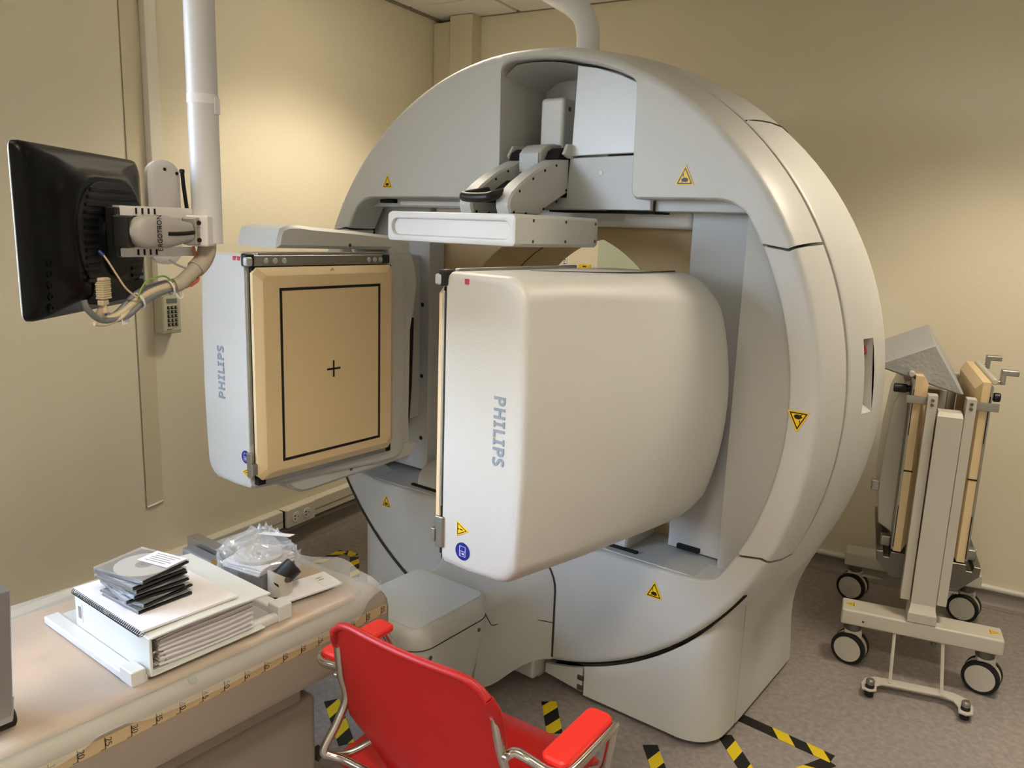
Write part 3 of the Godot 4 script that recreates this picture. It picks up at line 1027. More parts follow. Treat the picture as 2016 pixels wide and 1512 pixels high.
	commit(b, "grip", M.black, gp)
	# the box that the arms carry
	b = mb()
	var bxr := []
	for q in [[.475, .069, .006, 2.145], [.489, .083, .010, 2.143], [.495, .089, .013, 2.135], [.495, .089, .013, 1.734], [.489, .083, .012, 1.724], [.477, .071, .010, 1.722], [.462, .054, .0265, 1.722], [.458, .050, .0248, 1.724], [.454, .046, .0228, 1.734]]:
		var ring := PackedVector3Array()
		for v in rrect(q[0], q[1], q[2], 0, .0645, 1.5915, 8): ring.append(g(v.x, v.y, q[3]))
		bxr.append(ring)
	b.loft(bxr)
	var tr := commit(b, "arm_box", M.pale, o, 50)
	b = mb(); gbox(b, .311, .3135, 1.556, 1.627, 1.745, 2.13, .001, 1)
	commit(b, "end_plate", M.pale, tr)
	screws(tr, [[.3135, 1.620, 1.80], [.3135, 1.620, 1.96], [.3135, 1.618, 2.122], [.3135, 1.563, 1.80], [.3135, 1.564, 1.96], [.3135, 1.566, 2.122]], Vector3(1, 0, 0), .0048)
	# base
	base_parts(o)
	# stickers on the covers
	var zf := 2.13 - 2.1285
	for q in [[-.611, 1.752, .05], [.597, 1.761, .058], [.597, .501, .058], [-.609, .498, .05]]:
		sticker("warning_sticker", "warn", q[2], Transform3D(Basis(), Vector3(q[0], q[1], zf) - org), o)
	sticker("warning_sticker", "warn", .06, Transform3D(Basis(Vector3(0, 0, 1), PI), Vector3(.981, 1.113, zf) - org), o)
	# heads
	detector_head(o, 1.0)
	detector_head(o, -1.0)
	# conduit from the top of the gantry
	b = mb()
	b.tube([g(.04, 2.0, 2.45), g(.04, 2.2, 2.45), g(.037, 2.27, 2.45), g(.015, 2.325, 2.448), g(-.03, 2.365, 2.445), g(-.09, 2.40, 2.44), g(-.16, 2.445, 2.435), g(-.30, 2.56, 2.43), g(-.42, 2.66, 2.43), g(-.52, 2.742, 2.43)], .040, 18, 5)
	commit(b, "conduit", M.pole, o)

func arc_y(x: float, r := 1.046) -> float:
	return CY - sqrt(maxf(.0004, r * r - x * x))

func base_parts(o: Node) -> void:
	for s in [1.0, -1.0]:
		# front panel that wraps round the corner
		var rows := []
		var path := []
		var xs := .348 if s > 0 else .30
		for i in 13: path.append([lerpf(xs, .70, i / 12.0), 2.150])
		for i in 9:
			var a := PI / 2 * (i + 1) / 10.0
			path.append([.70 + .115 * sin(a), 2.150 + .115 * (1.0 - cos(a))])
		path.append([.8165, 2.30]); path.append([.8175, 2.335])
		for p in path:
			var x: float = p[0]
			var top := arc_y(minf(x, .815)) - .012
			if p[1] > 2.27: top += (p[1] - 2.27) * .55
			var line := PackedVector3Array()
			for k in 9:
				var t := k / 8.0
				var y := lerpf(.022, top, t)
				var inx := 0.0
				var e := .008 * smoothstep(.9, 1.0, t)
				line.append(g(s * (x - e - inx * .4), y, p[1] + (e if x < .78 else .0)))
			rows.append(line)
		var b := mb()
		b.sheet(rows, .012 if s > 0 else -.012)
		commit(b, "base_front_panel", M.shell, o)
		if s > 0:
			b = mb()
			var l2 := []
			for i in 5:
				var x := lerpf(.186, .340, i / 4.0)
				var line := PackedVector3Array()
				for k in 5: line.append(g(x, lerpf(.045 - .1 * (x - .186), arc_y(x) - .012, k / 4.0), 2.152))
				l2.append(line)
			b.sheet(l2, .012)
			var lf := commit(b, "base_flap", M.shell, o)
			for y in [.082, .045]:
				b = mb(); gbox(b, .322, .346, y - .009, y + .009, 2.146, 2.154, .0025)
				commit(b, "hinge", M.screw, lf)
		# flank, flaring out into the drum
		rows = []
		for i in 15:
			var d := lerpf(2.342, 2.875, i / 14.0)
			var line := PackedVector3Array()
			for k in 15:
				var t := k / 14.0
				var y := lerpf(.022, .67, t)
				var x := .8185 - (.012 * smoothstep(.02, .22, y) - .125 * pow(smoothstep(.22, .67, y), 1.25)) * smoothstep(2.36, 2.62, d)
				line.append(g(s * x, y, d))
			rows.append(line)
		b = mb()
		b.sheet(rows, .012 if s > 0 else -.012)
		commit(b, "base_side_panel", M.shell, o)
	var c := mb()
	gbox(c, -.78, .78, .012, .34, 2.30, 2.86, .01)
	gbox(c, -.30, .17, .03, .30, 2.10, 2.3, .01)
	commit(c, "base_frame", M.shell_inner, o)
	c = mb()
	gbox(c, -.70, .72, 0, .03, 2.22, 2.80, .004)
	commit(c, "plinth", M.gap, o)
	# black shadow gap between the round cover and the base
	c = mb()
	var pts := []
	for i in 41:
		var a := lerpf(-PI / 2 + .12, -.57, i / 40.0)
		pts.append(g(1.036 * cos(a), CY + 1.036 * sin(a), 2.162))
	c.tube(pts, .009, 6)
	commit(c, "shadow_gap", M.gap, o)
	c = mb()
	pts = []
	for i in 41:
		var a := lerpf(-PI / 2 - .3, -PI + .42, i / 40.0)
		pts.append(g(1.043 * cos(a), CY + 1.043 * sin(a), 2.146))
	c.tube(pts, .0075, 6)
	commit(c, "shadow_gap", M.seam, o)
	# low pedestal joined to the gantry by a flared neck
	c = mb()
	var rings := []
	var prof := [[.012, -.052], [.03, -.055], [.15, -.030], [.32, -.004], [.345, .0], [.372, .0], [.389, -.006], [.398, -.018], [.401, -.034]]
	for q in prof:
		var ring := PackedVector3Array()
		var e: float = q[1]
		var rr := .075
		for cn in [[.117 - rr, 1.935 - rr, 0], [-.237 + rr, 1.935 - rr, 1], [-.237 + rr, 1.562 + rr, 2], [.117 - rr, 1.562 + rr, 3]]:
			for k in 9:
				var a: float = PI / 2 * (cn[2] + k / 8.0)
				ring.append(g(cn[0] + cos(a) * (rr + e), q[0], cn[1] + sin(a) * (rr + e)))
		rings.append(ring)
	c.loft(rings)
	var pe := commit(c, "pedestal", M.shell, o)
	c = mb()
	rings = []
	for q in [[.396, 0.0], [.4035, 0.0], [.4045, -.002]]:
		var ring := PackedVector3Array()
		for cn in [[.09 - .03, 1.91 - .03, 0], [-.21 + .03, 1.91 - .03, 1], [-.21 + .03, 1.585 + .03, 2], [.09 - .03, 1.585 + .03, 3]]:
			for k in 7:
				var a: float = PI / 2 * (cn[2] + k / 6.0)
				ring.append(g(cn[0] + cos(a) * (.03 + q[1]), q[0], cn[1] + sin(a) * (.03 + q[1])))
		rings.append(ring)
	c.loft(rings)
	commit(c, "top_plate", M.plate, pe)
	c = mb()
	pts = []
	for cn in [[.117 - .075, 1.935 - .075, 0], [-.237 + .075, 1.935 - .075, 1], [-.237 + .075, 1.562 + .075, 2], [.117 - .075, 1.562 + .075, 3]]:
		for k in 9:
			var a: float = PI / 2 * (cn[2] + k / 8.0)
			pts.append(g(cn[0] + cos(a) * .0745, .334, cn[1] + sin(a) * .0745))
	pts.append(pts[0])
	c.tube(pts, .0018, 5)
	commit(c, "seam", M.seam, pe)
	screws(pe, [[.113, .30, 1.63], [.113, .30, 1.86]], Vector3(1, 0, 0), .007)
	sticker("manual_sticker", "manual", .045, Transform3D(Basis(Vector3.UP, .0), g(.004, .262, 1.5655) - org), pe)
	c = mb()
	rings = []
	for i in 13:
		var t := i / 12.0
		var d := lerpf(1.90, 2.132, t)
		var k := pow(t, 2.6)
		var xl := lerpf(-.215, -.302, k); var xr := lerpf(.096, .226, k)
		var yt := lerpf(.385, .505, k); var yb := lerpf(.03, .12, smoothstep(.3, 1.0, t))
		var ring := PackedVector3Array()
		var r := lerpf(.05, .13, k)
		ring.append(g(xl + (.03 * (1.0 - t)), yb, d))
		ring.append(g(xr - (.04 * (1.0 - t)), yb, d))
		for a in 9: ring.append(g(xr - r + r * cos(PI / 2 * a / 8), yt - r + r * sin(PI / 2 * a / 8), d))
		for a in 9: ring.append(g(xl + r - r * sin(PI / 2 * a / 8), yt - r + r * cos(PI / 2 * a / 8), d))
		rings.append(ring)
	c.loft(rings)
	var nk := commit(c, "neck", M.shell, o)
	c = mb()
	pts = []
	for q in [[.226, .13], [.226, .30], [.226, .375]]: pts.append(g(q[0], q[1], 2.129))
	for a in 8: pts.append(g(.096 + .13 * cos(PI / 2 * (a + 1) / 8), .375 + .13 * sin(PI / 2 * (a + 1) / 8), 2.129))
	for a in 9: pts.append(g(-.172 - .13 * sin(PI / 2 * a / 8), .375 + .13 * cos(PI / 2 * a / 8), 2.129))
	pts.append(g(-.302, .30, 2.129)); pts.append(g(-.302, .12, 2.129))
	c.tube(pts, .0035, 6)
	commit(c, "seam", M.seam, nk)
	c = mb()
	c.tube([g(.108, .335, 1.90), g(.104, .30, 1.925), g(.096, .275, 1.95), g(.098, .268, 1.985), g(.118, .272, 2.04), g(.160, .268, 2.085), g(.226, .258, 2.129)], .0016, 5, 4)
	commit(c, "seam", M.seam, nk)
	c = mb(); gbox(c, .10, .145, 0, .09, 2.17, 2.22, .004)
	commit(c, "levelling_foot", M.trunk, o)

func detector_head(o: Node, s: float) -> void:
	var b := mb()
	var base := b.t
	b.t = base * Transform3D(Basis.from_scale(Vector3(s, 1, 1)), Vector3())
	var mir := b.t
	var rings := []
	var st := [[1.360, .020], [1.3605, .012], [1.364, .005], [1.371, .0012], [1.38, .0], [1.50, .0], [1.62, .0], [1.74, .0], [1.86, .0], [1.96, .0], [2.05, .0], [2.11, .002], [2.15, .010], [2.175, .022], [2.19, .040], [2.195, .06]]
	for q in st:
		var d: float = q[0]; var e: float = q[1]
		if s < 0: d = 1.36 + (d - 1.36) * .80
		var t := clampf((d - 1.36) / .80, 0, 1)
		var xi := .392 + e * .3
		var xc := lerpf(.618, .706, t) - e
		var bul := lerpf(.016, .078, t)
		var yt := lerpf(1.496, 1.492, t) - e
		var yb := lerpf(.786, .742, t) + e
		var r := lerpf(.055, .105, t * t)
		var ring := PackedVector3Array()
		var xat := func(y: float) -> float: return xc + bul * (1.0 - pow((y - 1.125) / .36, 2.0))
		ring.append(g(xi + .008, yb, d)); ring.append(g(xi + .02, yb, d)); ring.append(g(lerpf(xi, xc - r, .5), yb - .004, d))
		for k in 9:
			var a := PI / 2 * k / 8
			var y := yb + r - r * cos(a)
			ring.append(g(xat.call(maxf(y, yb + r * .4)) - r + r * sin(a), y, d))
		for k in 11:
			var y := lerpf(yb + r, yt - r, (k + 1) / 12.0)
			ring.append(g(xat.call(y), y, d))
		for k in 9:
			var a := PI / 2 * k / 8
			var y := yt - r + r * sin(a)
			ring.append(g(xat.call(minf(y, yt - r * .4)) - r + r * cos(a), y, d))
		ring.append(g(lerpf(xi, xc - r, .5), yt, d)); ring.append(g(xi + .01, yt, d)); ring.append(g(xi, yt - .01, d))
		ring.append(g(xi, lerpf(yt, yb, .5), d)); ring.append(g(xi, yb + .01, d))
		rings.append(ring)
	b.loft(rings)
	var h := commit(b, "detector_head", M.shell, o, 32)
	var nb := func() -> Mb:
		var m := Mb.new()
		m.t = mir
		return m
	b = nb.call()
	gbox(b, .374, .398, .80, 1.460, 1.374, 1.925, .002, 1)
	commit(b, "dark_gap", M.gap, h)
	# collimator: a bevelled cream slab with a line frame and a cross
	b = nb.call()
	var rr := []
	for q in [[.378, .0], [.366, .0], [.352, .020], [.350, .024]]:
		var e: float = q[1]
		var ring := PackedVector3Array()
		for c in [[.818 + e, 1.368 + e, 0], [1.460 - e, 1.368 + e, 1], [1.460 - e, 1.925 - e, 2], [.818 + e, 1.925 - e, 3]]:
			var ys := 1.0 if c[2] == 0 or c[2] == 3 else -1.0
			var ds := 1.0 if c[2] < 2 else -1.0
			var cl := .016 if not (c[2] == 3) else .022
			if c[2] % 2 == 0:
				ring.append(g(q[0], c[0] + ys * cl, c[1])); ring.append(g(q[0], c[0], c[1] + ds * cl))
			else:
				ring.append(g(q[0], c[0], c[1] + ds * cl)); ring.append(g(q[0], c[0] + ys * cl, c[1]))
		# order the eight corners round the outline
		var pts := Array(ring)
		var m := Vector3()
		for p in pts: m += p
		m /= pts.size()
		pts.sort_custom(func(x, y): return atan2(x.y - m.y, x.z - m.z) < atan2(y.y - m.y, y.z - m.z))
		rr.append(PackedVector3Array(pts))
	b.loft(rr)
	commit(b, "collimator", M.cream, h, 20)
	b = nb.call()
	var y0 := .868; var y1 := 1.400; var d0 := 1.448; var d1 := 1.850; var w := .0042
	gbox(b, .3488, .3505, y0, y0 + w * 2, d0, d1, 0); gbox(b, .3488, .3505, y1 - w * 2, y1, d0, d1, 0)
	gbox(b, .3488, .3505, y0, y1, d0, d0 + w * 2, 0); gbox(b, .3488, .3505, y0, y1, d1 - w * 2, d1, 0)
	commit(b, "field_frame", M.mark, h)
	b = nb.call()
	gbox(b, .3488, .3505, 1.1315, 1.1375, 1.622, 1.676, 0); gbox(b, .3488, .3505, 1.1075, 1.1615, 1.646, 1.652, 0)
	commit(b, "centre_cross", M.mark, h)
	b = nb.call()
	b.tube([g(.3485, 1.448, 1.640), g(.3485, 1.455, 1.646), g(.3485, 1.448, 1.652)], .002, 5)
	commit(b, "arrow_mark", M.tan, h)
	# latch rail over the collimator
	b = nb.call()
	gbox(b, .378, .396, 1.462, 1.494, 1.372, 1.912, .003)
	gbox(b, .384, .398, 1.492, 1.502, 1.40, 1.90, .002, 1)
	var la := commit(b, "latch_rail", M.steel, h)
	b = nb.call()
	gbox(b, .374, .4, 1.462, 1.500, 1.352, 1.384, .006)
	gbox(b, .372, .4, 1.466, 1.494, 1.885, 1.915, .003)
	commit(b, "latch_block", M.black, h)
	b = nb.call()
	gbox(b, .366, .386, 1.464, 1.490, 1.349, 1.372, .006)
	commit(b, "latch_tip", M.silver, h)
	for d in [1.423, 1.455, 1.487, 1.825, 1.852, 1.877]:
		b = nb.call()
		b.cyl(g(.379, 1.478, d), g(.3745, 1.478, d), .0085, 12, .0015)
		commit(b, "screw", M.silver, h)
	b = nb.call()
	gbox(b, .372, .398, .80, .825, 1.40, 1.90, .003)
	gbox(b, .376, .402, .826, .905, 1.3535, 1.362, .003)
	gbox(b, .366, .379, .838, .872, 1.350, 1.372, .002)
	commit(b, "bottom_latch", M.steel, h)
	b = nb.call()
	gbox(b, .3835, .3895, .93, 1.45, 1.360, 1.3655, .0005, 1)
	commit(b, "edge_strip", M.steel, h)
	# marks on the end face
	if s < 0:
		for x in [-.441, -.420]:
			b = mb(); gbox(b, x - .006, x + .006, 1.478, 1.490, 1.3585, 1.3610, 0)
			commit(b, "pink_mark", M.pink, h)
	else:
		b = mb(); gbox(b, .451, .463, 1.471, 1.483, 1.3585, 1.3610, 0)
		commit(b, "pink_mark", M.pink, h)
	# the lettering runs up one head and down the other
	if s < 0:
		text("brand_lettering", "PHILIPS", .0455, .0014, Transform3D(Basis(Vector3(0, 0, 1), PI / 2), g(-.528, 1.133, 1.3592) - org), M.letters, h, true)
	else:
		text("brand_lettering", "PHILIPS", .0445, .0014, Transform3D(Basis(Vector3(0, 0, 1), -PI / 2), g(.561, 1.149, 1.3592) - org), M.letters, h, true)
	if s < 0:
		sticker("manual_sticker", "manual", .040, Transform3D(Basis(), g(-.413, .887, 1.3590) - org), h)
		sticker("warning_sticker", "warn2", .034, Transform3D(Basis(Vector3(0, 0, 1), PI / 2), g(-.414, .838, 1.3590) - org), h)
	else:
		sticker("manual_sticker", "manual", .044, Transform3D(Basis(), g(.463, .834, 1.3590) - org), h)
		sticker("warning_sticker", "warn2", .038, Transform3D(Basis(Vector3(0, 0, 1), -PI / 2), g(.461, .888, 1.3590) - org), h)
	if s > 0:
		b = mb()
		b.tube([g(.44, 1.4935, 1.62), g(.60, 1.4955, 1.80), g(.62, 1.495, 2.06)], .0022, 6, 4)
		commit(b, "top_seam", M.seam, h)
	else:
		# the yoke that carries the left head, with its moulded covers
		var yo := mb()
		side_prism(yo, [[1.487, 1.514], [1.492, 1.545], [1.502, 1.572], [1.53, 1.582], [1.57, 1.584], [1.62, 1.579], [1.80, 1.569], [2.05, 1.549], [2.056, 1.50], [2.082, 1.395], [2.050, 1.222], [2.046, .90], [2.062, .80], [2.11, .785], [2.06, .740], [1.78, .730], [1.60, .722], [1.56, .724], [1.525, .742], [1.50, .768], [1.496, .786], [1.90, .79], [1.955, .80], [1.96, 1.49], [1.95, 1.509]], -.622, -.408, .010)
		var y := commit(yo, "head_yoke", M.shell, o)
		yo = mb()
		side_prism(yo, [[1.96, .80], [1.96, 1.498], [2.052, 1.498], [2.084, 1.395], [2.050, 1.222], [2.046, .90], [2.052, .80]], -.56, -.404, .003)
		commit(yo, "yoke_cheek", M.shell_inner, y)
		yo = mb()
		side_prism(yo, [[2.05, .80], [2.070, .80], [2.088, 1.0], [2.095, 1.26], [2.060, 1.27]], -.54, -.43, .002)
		commit(yo, "bellows", M.gap, y)
		yo = mb(); gbox(yo, -.80, -.60, .82, 1.48, 1.95, 2.31, .01)
		commit(yo, "yoke_mount", M.shell_inner, y)
		screws(y, [[-.4075, 1.524, 1.77], [-.4075, .757, 1.77]], Vector3(1, 0, 0), .006)

# ------------------------------------------------------------------ patient table and what lies on it
func sheet_edge(d: float) -> float:  # height of the sheet's hanging edge along the table
	var y := .634 + .004 * sin(d * 9.0) + .026 * exp(-pow((d - .615) / .05, 2)) - .010 * exp(-pow((d - .83) / .10, 2))
	return y + .05 * smoothstep(1.22, 1.32, d)

func patient_table() -> void:
	var o := gthing("patient_table", "long beige patient table under a clear plastic sheet, drawn out of the scanner", "patient table", -.05, 0, .5)
	var b := mb()
	var sec := [[.19, .506], [.222, .508], [.234, .516], [.238, .532], [.238, .628], [.233, .648], [.220, .660], [.200, .666], [.10, .663], [-.05, .660], [-.20, .663], [-.300, .666], [-.320, .660], [-.333, .648], [-.338, .628], [-.338, .532], [-.334, .516], [-.322, .508], [-.29, .506]]
	var rings := []
	for q in [[1.342, .025], [1.3415, .014], [1.338, .006], [1.330, .0015], [1.32, 0], [.9, 0], [.4, 0], [-.5, 0]]:
		var r := PackedVector3Array()
		for s in sec:
			var c := Vector2(-.05, .586)
			var v := Vector2(s[0], s[1]) - c
			v = Vector2(signf(v.x) * maxf(0, absf(v.x) - q[1]), signf(v.y) * maxf(0, absf(v.y) - q[1]))
			r.append(g(c.x + v.x, c.y + v.y, q[0]))
		rings.append(r)
	b.loft(rings)
	commit(b, "tabletop", M.tableside, o)
	b = mb(); gbox(b, -.29, .188, .6655, .676, -.45, 1.285, .004)
	commit(b, "mattress_pad", M.tablepad, o)
	b = mb(); gbox(b, .176, .214, .6655, .6815, -.45, 1.25, .007, 3)
	commit(b, "mattress_edge", M.tablepad, o)
	b = mb(); gbox(b, .2375, .2388, .611, .637, -.4, 1.326, 0)
	var ts := commit(b, "scale_strip", M.tape_strip, o)
	for k in 20:
		var d := 1.307 - .05 * k
		b = mb(); gbox(b, .2385, .2391, .6125, .6135, d - .010, d + .001, 0)
		gbox(b, .2385, .2391, .6125, .636, d - .0018, d - .0002, 0)
		var tk := commit(b, "tick", M.mark, ts)
		text("number", str(95 - 5 * (k % 19)), .016, .0006, Transform3D(Basis(Vector3.UP, PI / 2) * Basis(Vector3(0, 0, 1), -PI / 2), g(.2389, .6245, d + .0055) - org), M.mark, ts)
	b = mb()
	gbox(b, -.27, .150, .0, .42, .10, 1.17, .02)
	gbox(b, -.20, .140, .40, .512, .0, 1.13, .01)
	commit(b, "stand", M.tableside, o)
	b = mb()
	b.v.clear()
	side_prism(b, [[1.172, .22], [1.172, .235], [1.20, .238], [1.20, .232]], .11, .148, .001)
	commit(b, "stand_lip", M.seam, o)
	b = mb()
	b.cyl(g(.185, .674, .795), g(.206, .669, .795), .004, 10)
	b.v.clear()
	b.t = Transform3D(Basis(), -org) * Transform3D(Basis(Vector3(0, 0, 1), -.6), g(.223, .6625, .795))
	b.cyl(Vector3(0, -.002, 0), Vector3(0, .0016, 0), .010, 18, .0008)
	commit(b, "stud", M.cable_grey, o)
	# the plastic sheet drawn over it
	o = gthing("plastic_sheet", "clear milky plastic sheet draped over the patient table", "plastic sheet", -.05, .66, .5)
	b = mb()
	var f := noise(3.0, 3, 31)
	var rows := []
	for i in 73:
		var t := i / 72.0
		var d := lerpf(-.42, 1.318, t)
		var line := PackedVector3Array()
		var ye := sheet_edge(d)
		for k in 31:
			var s := k / 30.0
			var x: float; var y: float
			var far := smoothstep(1.20, 1.318, d)
			if s < .62:
				var w := s / .62
				x = lerpf(-.355, .195, w)
				y = .6795 + .0022 * f.get_noise_2d(x * 2.0, d * 1.3) + (.0 if w > .03 else -.004)
				y += .0062 * smoothstep(.15, .18, x)
			else:
				var w := (s - .62) / .38
				if w < .72:
					var a := w / .72 * PI / 2
					x = .195 + .0495 * sin(a); y = .650 + .0360 * cos(a)
				else:
					x = .2445; y = lerpf(.650, ye, (w - .72) / .28)
				x += .0035 * (f.get_noise_2d(d * 2.0, 9.0) + .6) * w
			y += far * (.030 * smoothstep(.05, .25, x) + .012) + far * far * .012 * sin(x * 22.0)
			var dd := d + far * (.02 * sin(x * 17.0 + 1.0))
			line.append(g(x, y, dd))
		rows.append(line)
	b.sheet(rows, .0009)
	commit(b, "plastic_film", M.sheet, o, 80)

func clean(x: float, y: float, d: float) -> Vector3:
	return g(x, y, d) - org

func table_things() -> void:
	var b: Mb
	# tray
	var o := gthing("plastic_tray", "white plastic positioning board with low rims under the thick binder", "board", -.0, .682, .88)
	b = mb(); gbox(b, -.197, .186, .683, .694, .700, 1.068, .003)
	commit(b, "plate", M.poly, o)
	b = mb(); gbox(b, -.200, .196, .683, .700, .684, .716, .003)
	commit(b, "rim", M.poly, o)
	b = mb(); gbox(b, .168, .190, .6835, .7045, .714, 1.035, .007, 3)
	commit(b, "rim", M.poly, o)
	b = mb(); gbox(b, -.02, .180, .6835, .712, 1.032, 1.066, .006)
	commit(b, "rim", M.poly, o)
	b = mb(); gbox(b, .150, .198, .684, .716, .682, .712, .003)
	commit(b, "corner_block", M.poly, o)
	b = mb(); gbox(b, .150, .192, .684, .722, 1.030, 1.068, .003)
	commit(b, "corner_block", M.poly, o)
	# binder
	o = gthing("ring_binder", "thick white ring binder stuffed with pages lying on the white board", "binder", .04, .694, .84)
	b = mb(); gbox(b, -.112, .206, .6945, .698, .722, .985, .0015, 1)
	commit(b, "back_cover", M.binder, o)
	b = mb()
	var rows := []
	for i in 9:
		var t := i / 8.0
		var line := PackedVector3Array()
		for k in 5:
			line.append(g(lerpf(-.114, .212, k / 4.0), .7785 - .004 * t + .003 * sin(t * PI), lerpf(.720, .995, t)))
		rows.append(line)
	b.sheet(rows, .0035)
	commit(b, "front_cover", M.binder, o)
	b = mb(); gbox(b, -.112, .207, .696, .7785, .7165, .7225, .002, 2)
	var sp := commit(b, "spine", M.binder, o)
	b = mb(); gbox(b, -.098, -.078, .715, .757, .7155, .7166, 0)
	var sl := commit(b, "spine_label", M.paper, sp)
	for k in 3:
		b = mb(); gbox(b, -.094 + k * .005, -.092 + k * .005, .722, .750, .7150, .7156, 0)
		if k < 3: commit(b, "printed_line", M.seam, sp)
	for k in 23:
		var y := .7010 + k * .00288
		b = mb()
		rows = []
		for i in 8:
			var t := i / 7.0
			var line := PackedVector3Array()
			for j in 3:
				line.append(g(lerpf(-.105, .1935 - .0016 * (k * 7 % 4), j / 2.0), y - .004 * exp(-t * 5.0) * (k - 11) / 11.0 + .0035 * sin(t * 5.0 + 1.5) * smoothstep(0, 5, k) * (1.0 - k / 26.0), lerpf(.742 + .002 * (k % 3), .962 - .002 * (k * 5 % 4), t)))
			rows.append(line)
		b.sheet(rows, .0026)
		commit(b, "page_bundle", M.paper_edge if k % 4 else M.paper, o)
	b = mb()
	b.tube([g(.186, .703, .735), g(.188, .720, .728), g(.188, .735, .735), g(.188, .730, .752), g(.188, .708, .758)], .003, 8, 5)
	gbox(b, .165, .190, .699, .704, .728, .765, .001, 1)
	commit(b, "ring_mechanism", M.steel, o)
	# spiral notebook
	o = gthing("spiral_notebook", "white spiral-bound document with black wire lying on the binder", "notebook", .04, .780, .81)
	b = mb()
	rows = []
	for i in 7:
		var t := i / 6.0
		var line := PackedVector3Array()
		for k in 3: line.append(g(lerpf(-.102, .188, k / 2.0), .7865 - .003 * t, lerpf(.712, .928, t)))
		rows.append(line)
	b.sheet(rows, .005)
	commit(b, "pages", M.paper, o)
	b = mb(); gbox(b, .118, .126, .7845, .7848, .900, .902, 0)
	commit(b, "printed_mark", M.mark, o)
	var first: MeshInstance3D
	for k in 42:
		if k == 0:
			b = Mb.new()
			var ring := []
			for i in 13: ring.append(Vector3(.0012 * sin(TAU * i / 12.0), .0068 * sin(TAU * i / 12.0), .0074 * cos(TAU * i / 12.0)))
			b.tube(ring, .00085, 5)
			first = commit(b, "spiral_ring", M.black, o)
			first.position = g(-.099, .7835, .7135) - org
		else:
			var c := MeshInstance3D.new()
			c.mesh = first.mesh
			put(c, "spiral_ring", o)
			c.position = g(-.099 + .0069 * k, .7835, .7135) - org
	# sleeve with a disc, then cases
	o = gthing("disc_sleeve", "clear sleeve with a disc at the very bottom of the case stack", "disc sleeve", .015, .788, .78)
	b = mb(); b.t = b.t * Transform3D(Basis(Vector3.UP, -.25), g(.015, .7885, .778))
	b.box2(Vector3(-.068, 0, -.062), Vector3(.068, .0012, .062), 0)
	commit(b, "sleeve", M.clear, o)
	b = mb(); b.t = b.t * Transform3D(Basis(), g(.020, .7890, .775))
	b.lathe([Vector2(.0075, 0), Vector2(.06, 0), Vector2(.06, .0012), Vector2(.0075, .0012), Vector2(.0075, 0)], 48, false)
	commit(b, "disc", M.disc, o)
	b = mb(); b.t = b.t * Transform3D(Basis(Vector3.UP, -.25), g(.015, .7899, .778))
	b.box2(Vector3(-.066, 0, -.035), Vector3(-.05, .0004, .0), 0)
	commit(b, "printed_mark", M.mark, o)
	var rot := [.05, .16, -.10, .02, .13, .07, .24]
	var offs := [[.046, .800], [.040, .803], [.034, .797], [.038, .800], [.032, .797], [.036, .794], [.037, .797]]
	var lab := ["black disc case directly on the clear sleeve, lowest of the stack", "black disc case second from the bottom of the stack", "black disc case third from the bottom, turned the other way", "black disc case in the middle of the stack", "disc case third from the top of the stack", "disc case just under the topmost clear case", "clear disc case with a visible disc and white printed label, topmost of the stack"]
	for k in 7:
		var y := .7906 + k * .0103 + (.0 if k < 6 else .0004)
		o = gthing("disc_case", lab[k], "disc case", offs[k][0], y, offs[k][1], "disc cases stacked on the notebook")
		o.rotation.y = GYAW + rot[k]
		b = Mb.new()
		b.box2(Vector3(-.0705, .0004, -.062), Vector3(.0705, .0052, .062), .001, 1)
		commit(b, "case_tray", M.black, o)
		b = Mb.new()
		b.box2(Vector3(-.0545, .0053, -.0605), Vector3(.066, .0068, .0605), .0004, 1)
		commit(b, "inlay", M.monitor_matt, o)
		b = Mb.new()
		b.lathe([Vector2(.0075, 0), Vector2(.060, 0), Vector2(.060, .0011), Vector2(.0075, .0011), Vector2(.0075, 0)], 56, false)
		for i in b.v.size(): b.v[i] += Vector3(.006, .0070, .0)
		var di := commit(b, "disc", M.disc, o)
		b = Mb.new()
		b.lathe([Vector2(.0076, 0), Vector2(.018, 0), Vector2(.018, .0003), Vector2(.0076, .0003)], 24, false)
		for i in b.v.size(): b.v[i] += Vector3(.006, .0082, .0)
		commit(b, "disc_hub", M.cable_grey, di)
		b = Mb.new()
		b.box2(Vector3(-.0712, .0087, -.0625), Vector3(.0712, .0100, .0625), .0005, 1)
		b.box2(Vector3(-.0712, .001, .0612), Vector3(.0712, .0088, .0625), .0004, 1)
		b.box2(Vector3(-.0712, .001, -.0625), Vector3(.0712, .0088, -.0612), .0004, 1)
		commit(b, "lid", M.clear, o)
		if k == 6:
			b = Mb.new()
			b.box2(Vector3(-.022, .0101, -.061), Vector3(.066, .0104, -.006), 0)
			var pl := commit(b, "paper_label", M.paper, o)
			for j in 5:
				b = Mb.new()
				b.box2(Vector3(-.010 + .004 * (j % 2), .01041, -.052 + j * .0085), Vector3(.056 - .006 * (j % 3), .0106, -.0500 + j * .0085), 0)
				commit(b, "printed_line", M.cable_grey, pl)
	# bagged discs
	o = gthing("disc_stack", "stack of silver discs and black cases inside the clear plastic bag", "disc stack", -.022, .683, 1.128)
	b = mb(); b.t = b.t * Transform3D(Basis(Vector3.UP, .25), g(-.022, .683, 1.128))
	b.box2(Vector3(-.066, 0, -.062), Vector3(.066, .052, .062), .006)
	commit(b, "black_case", M.monitor_matt, o)
